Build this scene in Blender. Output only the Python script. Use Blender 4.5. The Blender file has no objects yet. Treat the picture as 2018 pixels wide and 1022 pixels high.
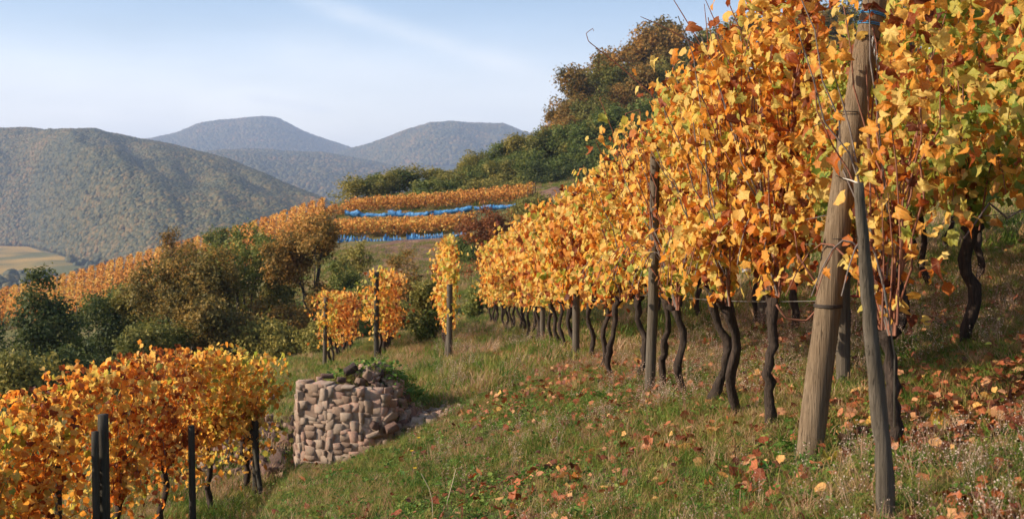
import bpy, math, random
import numpy as np
from mathutils import Vector, Euler, Matrix
random.seed(7); rng = np.random.default_rng(7)
SC = bpy.context.scene
COL = SC.collection
R = math.radians
# ------------------------------------------------------------------ camera, sky, sun
FPX = 2164.0; PW, PH = 2018.0, 1022.0; HOR = 400.0
PITCH = math.atan((PH/2 - HOR)/FPX)
cam_d = bpy.data.cameras.new('camera'); cam = bpy.data.objects.new('camera', cam_d); COL.objects.link(cam)
cam_d.sensor_width = 36; cam_d.lens = 36*FPX/PW
cam_d.clip_start = 0.05; cam_d.clip_end = 40000
cam.location = (0, 0, 0); cam.rotation_euler = (math.pi/2 - PITCH, 0, 0)
cam_d.dof.use_dof = True; cam_d.dof.focus_distance = 8.5; cam_d.dof.aperture_fstop = 4.5
SC.camera = cam
SUN_EL = R(27); SUN_AZ = R(-99)            # bearing from +Y, negative = left
S = Vector((math.sin(SUN_AZ)*math.cos(SUN_EL), math.cos(SUN_AZ)*math.cos(SUN_EL), math.sin(SUN_EL)))
sun_d = bpy.data.lights.new('sun', 'SUN'); sun = bpy.data.objects.new('sun', sun_d); COL.objects.link(sun)
sun_d.energy = 5.0; sun_d.angle = R(0.5); sun_d.color = (1.0, 0.86, 0.68)
sun.rotation_euler = (-S).to_track_quat('-Z', 'Y').to_euler(); sun.location = (-20, -5, 20)
SC.view_settings.view_transform = 'Standard'; SC.view_settings.look = 'None'
SC.view_settings.gamma = 1; SC.view_settings.exposure = 0.72
SC.view_settings.use_curve_mapping = False
SC.render.engine = 'CYCLES'
cy = SC.cycles
cy.max_bounces = 5; cy.diffuse_bounces = 3; cy.transmission_bounces = 3; cy.glossy_bounces = 2; cy.volume_bounces = 0
cy.caustics_reflective = False; cy.caustics_refractive = False
cy.sample_clamp_indirect = 6

def pdir(px, py):
    """direction through a pixel of the photograph, y component 1"""
    x = (px - PW/2)/FPX; z = (PH/2 - py)/FPX
    c, s = math.cos(PITCH), math.sin(PITCH)
    y2 = c + z*s; z2 = -s + z*c
    return x/y2, z2/y2
def at(px, py, Y):
    x, z = pdir(px, py)
    return Vector((x*Y, Y, z*Y))

# ---- node helper
class NT:
    def __init__(s, tree): s.t = tree; s.n = tree.nodes; s.l = tree.links
    def new(s, typ, **kw):
        n = s.n.new(typ)
        for k, v in kw.items():
            if k == 'ins':
                for kk, vv in v.items(): s.set(n, kk, vv)
            else: setattr(n, k, v)
        return n
    def set(s, n, k, v):
        sock = n.inputs[k]
        if isinstance(v, bpy.types.NodeSocket): s.l.new(v, sock)
        elif isinstance(v, bpy.types.Node): s.l.new(v.outputs[0], sock)
        else:
            if hasattr(sock.default_value, '__len__') and hasattr(v, '__len__') and len(v) == 3 and len(sock.default_value) == 4: v = tuple(v)+(1,)
            sock.default_value = v
    def math(s, op, a, b=None, c=None, clamp=False):
        n = s.new('ShaderNodeMath', operation=op); n.use_clamp = clamp
        s.set(n, 0, a)
        if b is not None: s.set(n, 1, b)
        if c is not None: s.set(n, 2, c)
        return n.outputs[0]
    def vmath(s, op, a, b=None):
        n = s.new('ShaderNodeVectorMath', operation=op); s.set(n, 0, a)
        if b is not None: s.set(n, 1, b)
        return n
    def mix(s, f, a, b, mode='MIX'):
        n = s.new('ShaderNodeMix', data_type='RGBA', blend_type=mode)
        s.set(n, 0, f); s.set(n, 6, a); s.set(n, 7, b)
        return n.outputs[2]
    def ramp(s, f, stops, interp='LINEAR'):
        n = s.new('ShaderNodeValToRGB'); cr = n.color_ramp; cr.interpolation = interp
        while len(cr.elements) < len(stops): cr.elements.new(0.5)
        for e, (p, c) in zip(cr.elements, stops):
            e.position = p; e.color = tuple(c)+(1,) if len(c) == 3 else c
        s.set(n, 0, f); return n.outputs[0]
    def noise(s, scale, vec=None, detail=3, rough=0.55, dist=0.0):
        n = s.new('ShaderNodeTexNoise'); n.inputs['Scale'].default_value = scale
        n.inputs['Detail'].default_value = detail; n.inputs['Roughness'].default_value = rough; n.inputs['Distortion'].default_value = dist
        if vec is not None: s.set(n, 'Vector', vec)
        return n.outputs[0]

world = bpy.data.worlds.new('World'); SC.world = world; world.use_nodes = True
W = NT(world.node_tree); W.n.clear()
sky = W.new('ShaderNodeTexSky', sky_type='NISHITA'); sky.sun_disc = False
sky.sun_elevation = SUN_EL; sky.sun_rotation = SUN_AZ; sky.altitude = 300; sky.air_density = 1.0; sky.dust_density = 1.2; sky.ozone_density = 1.5
tc = W.new('ShaderNodeTexCoord').outputs['Generated']
skyc = sky.outputs[0]
def streak(p0, p1, width, strength, nscale, colr, soft=0.15):
    """a cirrus streak: a great-circle band between two directions, torn by noise"""
    global skyc
    a = at(*p0, 1).normalized(); b = at(*p1, 1).normalized()
    n = a.cross(b).normalized(); m = ((a+b)/2).normalized(); along = (b-a).normalized(); half = (b-a).length/2
    nz = W.noise(nscale, tc, 5, 0.62)
    d = W.vmath('DOT_PRODUCT', tc, tuple(n)).outputs['Value']
    d = W.math('ADD', d, W.math('MULTIPLY', W.math('SUBTRACT', nz, 0.5), width*1.2))
    k = W.math('POWER', 2.718, W.math('MULTIPLY', W.math('POWER', W.math('DIVIDE', d, width), 2.0), -1.0))
    t = W.vmath('DOT_PRODUCT', tc, tuple(along)).outputs['Value']
    t = W.math('SUBTRACT', t, m.dot(along))
    e = W.new('ShaderNodeMapRange', interpolation_type='SMOOTHERSTEP')
    W.set(e, 0, W.math('ABSOLUTE', t)); e.inputs[1].default_value = half*(1-soft) ; e.inputs[2].default_value = half*(1+soft)
    e.inputs[3].default_value = 1; e.inputs[4].default_value = 0
    nn = W.ramp(W.noise(nscale*2.3, W.vmath('MULTIPLY', tc, (1, 1, 3)).outputs[0], 4), [(0.3, (0.45,)*3), (0.7, (1,)*3)])
    f = W.math('MULTIPLY', W.math('MULTIPLY', W.math('MULTIPLY', k, e.outputs[0]), nn), strength, clamp=True)
    skyc = W.mix(f, skyc, colr)
CW2 = (8.6, 8.9, 9.2)
# thin veil low in the sky, uneven
el = W.new('ShaderNodeSeparateXYZ'); W.set(el, 0, tc)
veil = W.new('ShaderNodeMapRange', interpolation_type='SMOOTHSTEP'); W.set(veil, 0, el.outputs[2])
veil.inputs[1].default_value = 0.02; veil.inputs[2].default_value = 0.26; veil.inputs[3].default_value = 0.85; veil.inputs[4].default_value = 0.22
vn = W.ramp(W.noise(2.2, W.vmath('MULTIPLY', tc, (1, 1, 5)).outputs[0], 5, 0.6), [(0.25, (0.6,)*3), (0.7, (1,)*3)])
vcol = W.new('ShaderNodeMapRange', interpolation_type='SMOOTHSTEP'); W.set(vcol, 0, el.outputs[2]); vcol.inputs[1].default_value = 0.03; vcol.inputs[2].default_value = 0.22
side = W.new('ShaderNodeMapRange'); W.set(side, 0, el.outputs[0]); side.inputs[1].default_value = -0.5; side.inputs[2].default_value = 0.5; side.inputs[3].default_value = 1.25; side.inputs[4].default_value = 0.7
vc = W.mix(vcol.outputs[0], (15.0, 14.0, 12.6), (5.0, 7.6, 11.2))
skyc = W.mix(W.math('MULTIPLY', W.math('MULTIPLY', veil.outputs[0], vn), side.outputs[0], clamp=True), skyc, vc)
streak((610, 5), (1060, 150), 0.0085, 0.5, 11, CW2, 0.45)
streak((560, 95), (1120, 265), 0.022, 0.55, 6, CW2, 0.4)
streak((490, 190), (650, 218), 0.0045, 0.75, 14, CW2, 0.5)
streak((-100, 150), (420, 262), 0.028, 0.6, 5, CW2, 0.4)
streak((950, 120), (1120, 200), 0.018, 0.45, 9, CW2, 0.5)
bg = W.new('ShaderNodeBackground'); W.set(bg, 0, skyc); bg.inputs[1].default_value = 0.085
wo = W.new('ShaderNodeOutputWorld'); W.l.new(bg.outputs[0], wo.inputs[0])

# ------------------------------------------------------------------ materials
MATS = {}
def mat(name):
    m = bpy.data.materials.new(name); m.use_nodes = True; t = NT(m.node_tree); t.n.clear()
    o = t.new('ShaderNodeOutputMaterial'); MATS[name] = m
    return m, t, o
def principled(t, col, rough=0.7, spec=0.3):
    p = t.new('ShaderNodeBsdfPrincipled'); t.set(p, 'Base Color', col); t.set(p, 'Roughness', rough); p.inputs['Specular IOR Level'].default_value = spec
    return p
def bump(t, p, h, strength=0.5, dist=0.01):
    b = t.new('ShaderNodeBump'); b.inputs['Strength'].default_value = strength; b.inputs['Distance'].default_value = dist
    t.set(b, 'Height', h); t.l.new(b.outputs[0], p.inputs['Normal'])

def leaf_mat(name, stops, per_object, trans=0.54, edge=0.55, posn=0.5, pscale=0.9, rough=0.5, spec=0.25):
    m, t, o = mat(name)
    if per_object: r = t.new('ShaderNodeObjectInfo').outputs['Random']
    else:
        a = t.new('ShaderNodeAttribute'); a.attribute_name = 'rnd'; r = a.outputs['Fac']
    pos = t.new('ShaderNodeNewGeometry').outputs['Position']
    nz = t.noise(pscale, pos, 2)
    f = t.math('ADD', r, t.math('MULTIPLY', t.math('SUBTRACT', nz, 0.5), posn), clamp=True)
    c = t.ramp(f, stops)
    uv = t.new('ShaderNodeUVMap').outputs[0]
    d = t.vmath('LENGTH', uv).outputs['Value']
    off = t.new('ShaderNodeCombineXYZ'); t.set(off, 0, t.math('MULTIPLY', r, 37.0)); t.set(off, 1, t.math('MULTIPLY', r, 91.0))
    uvo = t.vmath('ADD', uv, off).outputs[0]
    bn = t.noise(2.2, uvo, 3)
    # brown rim and blotches
    e = t.math('MULTIPLY_ADD', t.math('SUBTRACT', bn, 0.5), 1.5, d)
    em = t.new('ShaderNodeMapRange'); t.set(em, 0, e); em.inputs[1].default_value = 0.65; em.inputs[2].default_value = 1.1
    em.inputs[3].default_value = 0; em.inputs[4].default_value = edge
    c2 = t.mix(em.outputs[0], c, t.mix(1.0, c, (0.62, 0.30, 0.16), 'MULTIPLY'))
    # veins
    sx = t.new('ShaderNodeSeparateXYZ'); t.set(sx, 0, uv)
    ang = t.math('ARCTAN2', sx.outputs[0], sx.outputs[1])
    v = t.math('ABSOLUTE', t.math('SINE', t.math('MULTIPLY', ang, 3.4)))
    vm = t.new('ShaderNodeMapRange'); t.set(vm, 0, t.math('MULTIPLY', v, d)); vm.inputs[1].default_value = 0.0; vm.inputs[2].default_value = 0.09
    vm.inputs[3].default_value = 0.35; vm.inputs[4].default_value = 0
    c3 = t.mix(vm.outputs[0], c2, t.mix(0.5, c2, (0.75, 0.62, 0.25)))
    val = t.noise(7.0, uvo, 2)
    c4 = t.mix(1.0, c3, t.ramp(val, [(0.3, (0.8,)*3), (0.7, (1.1,)*3)]), 'MULTIPLY')
    p = principled(t, c4, rough, spec)
    bump(t, p, t.math('ADD', v, bn), 0.35, 0.004)
    tr = t.new('ShaderNodeBsdfTranslucent'); t.set(tr, 0, t.mix(1.0, c4, (1.1, 0.95, 0.7), 'MULTIPLY'))
    mx = t.new('ShaderNodeMixShader'); mx.inputs[0].default_value = trans
    t.l.new(p.outputs[0], mx.inputs[1]); t.l.new(tr.outputs[0], mx.inputs[2]); t.l.new(mx.outputs[0], o.inputs[0])
    return m
ORANGE = [(0.0, (0.15, 0.04, 0.02)), (0.10, (0.38, 0.09, 0.025)), (0.22, (0.66, 0.22, 0.04)), (0.37, (0.86, 0.38, 0.06)), (0.52, (0.92, 0.55, 0.12)),
          (0.72, (0.93, 0.70, 0.22)), (0.90, (0.70, 0.58, 0.14)), (1.0, (0.34, 0.38, 0.06))]
RUSSET = [(0.0, (0.13, 0.035, 0.02)), (0.2, (0.42, 0.12, 0.03)), (0.42, (0.72, 0.27, 0.05)), (0.62, (0.86, 0.43, 0.09)), (0.82, (0.88, 0.58, 0.18)), (1.0, (0.80, 0.60, 0.20))]
YELLOW = [(0.0, (0.34, 0.10, 0.03)), (0.14, (0.72, 0.30, 0.05)), (0.34, (0.88, 0.52, 0.11)), (0.58, (0.90, 0.66, 0.20)), (0.78, (0.68, 0.60, 0.13)), (1.0, (0.28, 0.38, 0.06))]
GREENISH = [(0.0, (0.36, 0.12, 0.04)), (0.12, (0.68, 0.32, 0.07)), (0.28, (0.78, 0.52, 0.13)), (0.48, (0.62, 0.56, 0.12)), (0.72, (0.40, 0.46, 0.08)), (1.0, (0.16, 0.28, 0.06))]
PAL = {'orange': ORANGE, 'russet': RUSSET, 'yellow': YELLOW, 'greenish': GREENISH}
for k, v in PAL.items():
    leaf_mat('vine_leaf_'+k, v, True); leaf_mat('vine_foliage_'+k, v, False)
LIT = [(0.0, (0.08, 0.025, 0.015)), (0.35, (0.28, 0.07, 0.028)), (0.65, (0.46, 0.14, 0.05)), (0.88, (0.56, 0.28, 0.14)), (1.0, (0.70, 0.38, 0.10))]
leaf_mat('litter_leaf', LIT, True, 0.2, 0.5)
leaf_mat('litter', LIT, False, 0.2, 0.5)
def crown_mat(name, stops, trans=0.35, pscale=0.5, posn=0.6, per_object=False):
    m, t, o = mat(name)
    a = t.new('ShaderNodeAttribute'); a.attribute_name = 'rnd'
    r = a.outputs['Fac']
    if per_object: r = t.new('ShaderNodeObjectInfo').outputs['Random']
    if name == 'far_wood': r = t.math('MULTIPLY_ADD', r, 0.65, 0.15)
    pos = t.new('ShaderNodeNewGeometry').outputs['Position']
    f = t.math('ADD', r, t.math('MULTIPLY', t.math('SUBTRACT', t.noise(pscale, pos, 3), 0.5), posn), clamp=True)
    if not per_object:
        oi = t.new('ShaderNodeObjectInfo').outputs['Random']
        f = t.math('ADD', f, t.math('MULTIPLY', t.math('SUBTRACT', oi, 0.5), 0.3), clamp=True)
    c = t.ramp(f, stops)
    p = principled(t, c, 0.6, 0.2); tr = t.new('ShaderNodeBsdfTranslucent'); t.set(tr, 0, c)
    mx = t.new('ShaderNodeMixShader'); mx.inputs[0].default_value = trans
    t.l.new(p.outputs[0], mx.inputs[1]); t.l.new(tr.outputs[0], mx.inputs[2]); t.l.new(mx.outputs[0], o.inputs[0])
    return m
crown_mat('crown_brown', [(0, (0.09, 0.08, 0.022)), (0.35, (0.20, 0.14, 0.035)), (0.7, (0.38, 0.20, 0.045)), (1, (0.58, 0.29, 0.06))])
crown_mat('crown_orange', [(0, (0.10, 0.09, 0.025)), (0.4, (0.22, 0.16, 0.04)), (1, (0.48, 0.27, 0.06))])
crown_mat('crown_olive', [(0, (0.09, 0.11, 0.025)), (0.5, (0.22, 0.20, 0.045)), (1, (0.44, 0.33, 0.075))])
crown_mat('crown_green', [(0, (0.06, 0.095, 0.022)), (0.5, (0.14, 0.175, 0.038)), (1, (0.30, 0.27, 0.06))])
crown_mat('crown_dark', [(0, (0.035, 0.055, 0.018)), (0.5, (0.075, 0.10, 0.028)), (1, (0.17, 0.17, 0.045))])
crown_mat('crown_red', [(0, (0.08, 0.035, 0.02)), (0.5, (0.26, 0.085, 0.03)), (1, (0.44, 0.17, 0.05))])
crown_mat('far_vines', [(0, (0.26, 0.09, 0.02)), (0.3, (0.60, 0.23, 0.045)), (0.65, (0.78, 0.36, 0.07)), (1, (0.62, 0.46, 0.10))], 0.3, 0.12, 0.7)
crown_mat('far_wood', [(0, (0.022, 0.036, 0.014)), (0.35, (0.065, 0.066, 0.018)), (0.62, (0.13, 0.10, 0.024)), (0.85, (0.20, 0.115, 0.03)), (1, (0.30, 0.13, 0.035))], 0.1, 0.006, 1.1, True)
crown_mat('grass_blade', [(0, (0.06, 0.12, 0.016)), (0.3, (0.15, 0.22, 0.03)), (0.5, (0.25, 0.25, 0.05)), (0.68, (0.38, 0.27, 0.09)), (0.85, (0.44, 0.24, 0.12)), (1, (0.56, 0.38, 0.22))], 0.4, 0.9, 1.15, True)
crown_mat('weed_leaf', [(0, (0.05, 0.13, 0.018)), (0.6, (0.13, 0.23, 0.035)), (1, (0.30, 0.32, 0.07))], 0.35, 0.6, 0.5, True)
crown_mat('dry_weed', [(0, (0.20, 0.10, 0.06)), (0.5, (0.36, 0.21, 0.13)), (1, (0.58, 0.42, 0.30))], 0.25, 0.7, 0.4, True)
crown_mat('seed_head', [(0, (0.45, 0.28, 0.20)), (1, (0.80, 0.66, 0.52))], 0.3, 0.7, 0.4, True)

def wood_mat(name, c0, c1, c2, sx=60, sz=3, rough=0.85, bstr=0.8):
    m, t, o = mat(name)
    tc = t.new('ShaderNodeTexCoord').outputs['Object']
    v = t.vmath('MULTIPLY', tc, (sx, sx, sz)).outputs[0]
    g = t.noise(1.0, v, 5, 0.65); b = t.noise(3.5, tc, 4, 0.6)
    crack = t.new('ShaderNodeMapRange'); t.set(crack, 0, t.noise(1.3, t.vmath('MULTIPLY', tc, (sx*1.6, sx*1.6, sz*.5)).outputs[0], 2)); crack.inputs[1].default_value = 0.22; crack.inputs[2].default_value = 0.36
    c = t.mix(t.ramp(g, [(0.3, (0,)*3), (0.7, (1,)*3)]), c0, c1); c = t.mix(t.ramp(b, [(0.4, (0,)*3), (0.75, (0.8,)*3)]), c, c2)
    c = t.mix(crack.outputs[0], t.mix(1.0, c, (0.25, 0.22, 0.2), 'MULTIPLY'), c)
    p = principled(t, c, rough, 0.2); bump(t, p, t.math('ADD', g, crack.outputs[0]), bstr, 0.012)
    t.l.new(p.outputs[0], o.inputs[0]); return m
wood_mat('post_wood', (0.11, 0.075, 0.045), (0.28, 0.20, 0.125), (0.15, 0.095, 0.05), 80, 2.2, 0.85, 1.0)
wood_mat('grey_wood', (0.055, 0.044, 0.032), (0.17, 0.14, 0.105), (0.10, 0.078, 0.052), 90, 3)
wood_mat('dark_wood', (0.035, 0.03, 0.025), (0.075, 0.065, 0.05), (0.05, 0.05, 0.035), 70, 3)
wood_mat('vine_bark', (0.016, 0.012, 0.010), (0.085, 0.058, 0.042), (0.04, 0.03, 0.022), 70, 9, 0.95, 1.0)
wood_mat('tree_bark', (0.03, 0.025, 0.02), (0.08, 0.065, 0.05), (0.06, 0.05, 0.04), 20, 3)
wood_mat('cane_bark', (0.16, 0.055, 0.03), (0.30, 0.12, 0.07), (0.22, 0.11, 0.07), 80, 12, 0.6, 0.3)
wood_mat('old_cane_bark', (0.10, 0.08, 0.07), (0.28, 0.23, 0.2), (0.16, 0.12, 0.1), 80, 12, 0.8, 0.5)
def plain(name, c, rough=0.6, metal=0.0):
    m, t, o = mat(name); tc = t.new('ShaderNodeTexCoord').outputs['Object']
    n = t.noise(9, tc, 4); cc = t.mix(1.0, c, t.ramp(n, [(0.3, (0.7,)*3), (0.7, (1.15,)*3)]), 'MULTIPLY')
    p = principled(t, cc, rough); p.inputs['Metallic'].default_value = metal; t.l.new(p.outputs[0], o.inputs[0]); return m
plain('wire', (0.30, 0.28, 0.26), 0.45, 0.7); plain('rust_wire', (0.06, 0.045, 0.035), 0.7, 0.3)
plain('blue_twine', (0.05, 0.22, 0.42)); plain('white_twine', (0.62, 0.58, 0.5)); plain('red_twine', (0.5, 0.06, 0.05))
plain('dandelion_yellow', (0.85, 0.50, 0.02)); plain('white_plastic', (0.75, 0.75, 0.72), 0.4); plain('puff', (0.6, 0.58, 0.52))
plain('stem_green', (0.12, 0.16, 0.05)); plain('straw', (0.50, 0.40, 0.26))
m, t, o = mat('blue_net')
tcn = t.new('ShaderNodeTexCoord').outputs['Object']
c = t.ramp(t.noise(1.1, tcn, 5, 0.7), [(0.36, (0.012, 0.05, 0.10)), (0.48, (0.05, 0.22, 0.46)), (0.7, (0.20, 0.44, 0.72))])
p = principled(t, c, 0.45, 0.4); bump(t, p, t.noise(5, tcn, 4), 0.8, 0.08); t.l.new(p.outputs[0], o.inputs[0])
def stone_mat(name, stops, sc=3.0):
    m, t, o = mat(name)
    tc = t.new('ShaderNodeTexCoord').outputs['Object']; oi = t.new('ShaderNodeObjectInfo').outputs['Random']
    f = t.math('ADD', oi, t.math('MULTIPLY', t.math('SUBTRACT', t.noise(sc, tc, 4, 0.65), 0.5), 0.9), clamp=True)
    c = t.ramp(f, stops)
    li = t.ramp(t.noise(sc*2.2, tc, 5, 0.7), [(0.56, (0,)*3), (0.66, (0.55,)*3)])
    c = t.mix(li, c, (0.34, 0.31, 0.25))
    g = t.noise(sc*9, tc, 4, 0.7)
    c = t.mix(1.0, c, t.ramp(g, [(0.3, (0.68,)*3), (0.65, (1.08,)*3)]), 'MULTIPLY')
    p = principled(t, c, 0.95, 0.1); bump(t, p, g, 0.9, 0.015); t.l.new(p.outputs[0], o.inputs[0]); return m
stone_mat('pink_stone', [(0, (0.32, 0.21, 0.15)), (0.4, (0.45, 0.32, 0.23)), (0.75, (0.50, 0.39, 0.30)), (1, (0.56, 0.33, 0.24))], 4)
stone_mat('dark_stone', [(0, (0.07, 0.05, 0.045)), (0.5, (0.16, 0.10, 0.08)), (1, (0.32, 0.19, 0.14))], 3)

# ground
m, t, o = mat('ground')
pos = t.new('ShaderNodeNewGeometry').outputs['Position']
n1 = t.noise(0.35, pos, 5, 0.65); n2 = t.noise(2.4, pos, 5, 0.7); n3 = t.noise(22, pos, 4, 0.7); n0 = t.noise(0.02, pos, 4)
soil = t.ramp(n2, [(0.3, (0.06, 0.035, 0.022)), (0.6, (0.15, 0.08, 0.045)), (0.8, (0.24, 0.14, 0.085))])
green = t.ramp(n3, [(0.3, (0.035, 0.055, 0.016)), (0.7, (0.11, 0.125, 0.035))])
near = t.mix(t.ramp(t.math('ADD', n1, t.math('MULTIPLY', t.math('SUBTRACT', n3, 0.5), 0.5)), [(0.36, (0,)*3), (0.56, (1,)*3)]), soil, green)
far = t.ramp(t.math('ADD', t.noise(0.15, pos, 5, 0.7), t.math('MULTIPLY', t.math('SUBTRACT', n0, 0.5), 0.5)), [(0.3, (0.07, 0.085, 0.03)), (0.5, (0.15, 0.13, 0.05)), (0.68, (0.26, 0.15, 0.075))])
sx = t.new('ShaderNodeSeparateXYZ'); t.set(sx, 0, pos)
fm = t.new('ShaderNodeMapRange'); t.set(fm, 0, sx.outputs[1]); fm.inputs[1].default_value = 35; fm.inputs[2].default_value = 70
c = t.mix(fm.outputs[0], near, far)
p = principled(t, c, 0.95, 0.1); bump(t, p, t.math('ADD', n3, n2), 0.9, 0.04); t.l.new(p.outputs[0], o.inputs[0])
m, t, o = mat('bare_soil')
pos = t.new('ShaderNodeNewGeometry').outputs['Position']
c = t.ramp(t.noise(0.9, t.vmath('MULTIPLY', pos, (1, 1, 2.5)).outputs[0], 6, 0.75), [(0.3, (0.11, 0.06, 0.045)), (0.55, (0.25, 0.145, 0.10)), (0.8, (0.38, 0.25, 0.17))])
p = principled(t, c, 0.95, 0.1); bump(t, p, t.noise(3, pos, 6, 0.7), 1, 0.3); t.l.new(p.outputs[0], o.inputs[0])
m, t, o = mat('hill_floor')
pos = t.new('ShaderNodeNewGeometry').outputs['Position']
c = t.ramp(t.noise(0.012, pos, 8, 0.7), [(0.3, (0.022, 0.032, 0.018)), (0.55, (0.05, 0.055, 0.026)), (0.75, (0.10, 0.075, 0.035))])
p = principled(t, c, 1, 0.05); t.l.new(p.outputs[0], o.inputs[0])
m, t, o = mat('valley_field')
pos = t.new('ShaderNodeNewGeometry').outputs['Position']
c = t.ramp(t.noise(0.006, t.vmath('MULTIPLY', pos, (1, 0.6, 1)).outputs[0], 5, 0.6), [(0.40, (0.16, 0.15, 0.05)), (0.50, (0.42, 0.26, 0.07)), (0.64, (0.54, 0.34, 0.09))])
wv = t.new('ShaderNodeTexWave'); wv.inputs['Scale'].default_value = 0.055; wv.inputs['Distortion'].default_value = 0.8; t.set(wv, 'Vector', t.vmath('MULTIPLY', pos, (0.35, 1, 1)).outputs[0]); wv.bands_direction = 'Y'
c = t.mix(1.0, c, t.ramp(wv.outputs['Fac'], [(0.2, (0.72,)*3), (0.6, (1.05,)*3)]), 'MULTIPLY')
p = principled(t, c, 1, 0.05); t.l.new(p.outputs[0], o.inputs[0])

# ------------------------------------------------------------------ mesh helpers
def mesh(name, V, F, mats, uv=None, rnd=None, smooth=False, fmat=None):
    """V (n,3); F a list of faces or an (m,3)/(m,4) array"""
    me = bpy.data.meshes.new(name)
    V = np.asarray(V, dtype=np.float32)
    if isinstance(F, np.ndarray):
        k = F.shape[1]
        me.vertices.add(len(V)); me.vertices.foreach_set('co', V.ravel())
        me.loops.add(F.size); me.loops.foreach_set('vertex_index', F.astype(np.int32).ravel())
        me.polygons.add(len(F)); me.polygons.foreach_set('loop_start', np.arange(0, F.size, k, dtype=np.int32))
        me.update(calc_edges=True)
    else:
        me.from_pydata([tuple(map(float, v)) for v in V], [], [tuple(int(i) for i in f) for f in F]); me.update()
    if uv is not None:
        ul = me.uv_layers.new(name='UVMap'); li = np.empty(len(me.loops), np.int32); me.loops.foreach_get('vertex_index', li)
        ul.data.foreach_set('uv', np.asarray(uv, np.float32)[li].ravel())
    if rnd is not None:
        a = me.attributes.new('rnd', 'FLOAT', 'POINT'); a.data.foreach_set('value', np.asarray(rnd, np.float32))
    for mm in (mats if isinstance(mats, (list, tuple)) else [mats]): me.materials.append(MATS[mm])
    if fmat is not None: me.polygons.foreach_set('material_index', np.asarray(fmat, np.int32))
    if smooth: me.polygons.foreach_set('use_smooth', np.ones(len(me.polygons), bool))
    me.update(); return me
def obj(name, me, parent=None, loc=(0, 0, 0), kind=None, label=None, cat=None, group=None, rot=None, scale=None):
    o = bpy.data.objects.new(name, me); COL.objects.link(o)
    if parent is not None: o.parent = parent
    o.location = loc
    if rot is not None: o.rotation_euler = rot
    if scale is not None: o.scale = (scale,)*3 if not hasattr(scale, '__len__') else scale
    if kind: o['kind'] = kind
    if label: o['label'] = label
    if cat: o['category'] = cat
    if group: o['group'] = group
    return o
def thing(name, loc, label, cat, group=None, rot=None):
    return obj(name, None, None, loc, None, label, cat, group, rot)
class Geo:
    def __init__(s): s.V = []; s.F = []; s.n = 0; s.R = []; s.M = []
    def add(s, V, F, r=0.5, m=0):
        s.V.append(np.asarray(V, float)); s.F += [tuple(i + s.n for i in f) for f in F]; s.M += [m]*len(F)
        s.R.append(np.full(len(V), r)); s.n += len(V); return s
    def build(s, name, mats, smooth=True):
        return mesh(name, np.concatenate(s.V), s.F, mats, rnd=np.concatenate(s.R), smooth=smooth, fmat=s.M)
def tube(pts, rad, sides=8, cap=True, rough=0.0, seed=0, flat=1.0):
    P = np.array([tuple(p) for p in pts], float); n = len(P)
    rad = np.full(n, rad) if np.isscalar(rad) else np.asarray(rad, float)
    T = np.gradient(P, axis=0); T /= np.linalg.norm(T, axis=1)[:, None] + 1e-9
    up = np.array([0, 1, 0.01]) if abs(T[0][1]) < 0.8 else np.array([1, 0, 0.01])
    rg = np.random.default_rng(seed); V = []; F = []
    a = np.linspace(0, 2*np.pi, sides, endpoint=False)
    side = np.cross(T[0], up); side /= np.linalg.norm(side)
    for i in range(n):
        side = side - T[i]*side.dot(T[i]); side /= np.linalg.norm(side)+1e-9
        b = np.cross(T[i], side)
        rr = rad[i]*(1 + rough*rg.normal(size=sides))
        V.append(P[i] + (np.cos(a)*rr)[:, None]*side + (np.sin(a)*rr*flat)[:, None]*b)
    V = np.concatenate(V)
    for i in range(n-1):
        for j in range(sides):
            k = (j+1) % sides
            F.append((i*sides+j, i*sides+k, (i+1)*sides+k, (i+1)*sides+j))
    if cap:
        F.append(tuple(range(sides))[::-1]); F.append(tuple((n-1)*sides+j for j in range(sides)))
    return V, F
def smoothstep(x): x = np.clip(x, 0, 1); return x*x*(3-2*x)

# cheap value noise
_perm = np.random.default_rng(3).random((64, 64))
def vnoise(x, y):
    x = np.asarray(x, float); y = np.asarray(y, float)
    xi = np.floor(x).astype(int); yi = np.floor(y).astype(int); fx = smoothstep(x-xi); fy = smoothstep(y-yi)
    g = lambda a, b: _perm[a % 64, b % 64]
    return (g(xi, yi)*(1-fx)+g(xi+1, yi)*fx)*(1-fy)+(g(xi, yi+1)*(1-fx)+g(xi+1, yi+1)*fx)*fy
def fbm(x, y, o=4):
    s = 0; a = 0.5; x = np.asarray(x, float); y = np.asarray(y, float)
    for i in range(o): s = s + a*(vnoise(x, y)-0.5)*2; x = x*2.03+11.3; y = y*2.03+5.7; a *= 0.5
    return s

# ------------------------------------------------------------------ terrain
def rowx(y): return 2.13-0.082*y
def g_near(x, y):
    x = np.asarray(x, float); y = np.asarray(y, float)
    xr = rowx(y); zr = -0.83-0.0855*y; u = x-xr
    sl = 0.31+(0.22-0.31)*smoothstep((y-12)/16)
    uu = np.maximum(u, -60)
    z = zr+np.where(u > 0, 0.27*np.minimum(u, 60), sl*uu)
    edge = -2.15-0.09*(np.clip(y, 6, 13)-10)
    tl = smoothstep((edge-x)/0.9); ty = 1-smoothstep((y-16.4)/1.5)
    zt = -4.2+0.06*(x+4.5)
    z = z+(np.minimum(z, zt)-z)*tl*ty
    mound = 0.80*smoothstep((y-12.75)/0.35)*np.exp(-((x+1.95)/0.62)**4)*np.exp(-(np.maximum(y-13.4, 0)/1.7)**2)
    z = z+mound-0.30*np.exp(-((x+1.70)/0.55)**2-((y-12.2)/0.55)**2)
    amp = smoothstep((np.hypot(x, y)-1)/3)
    return z+amp*(0.07*fbm(x*0.9, y*0.9, 3)+0.03*fbm(x*4, y*4, 2))
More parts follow.
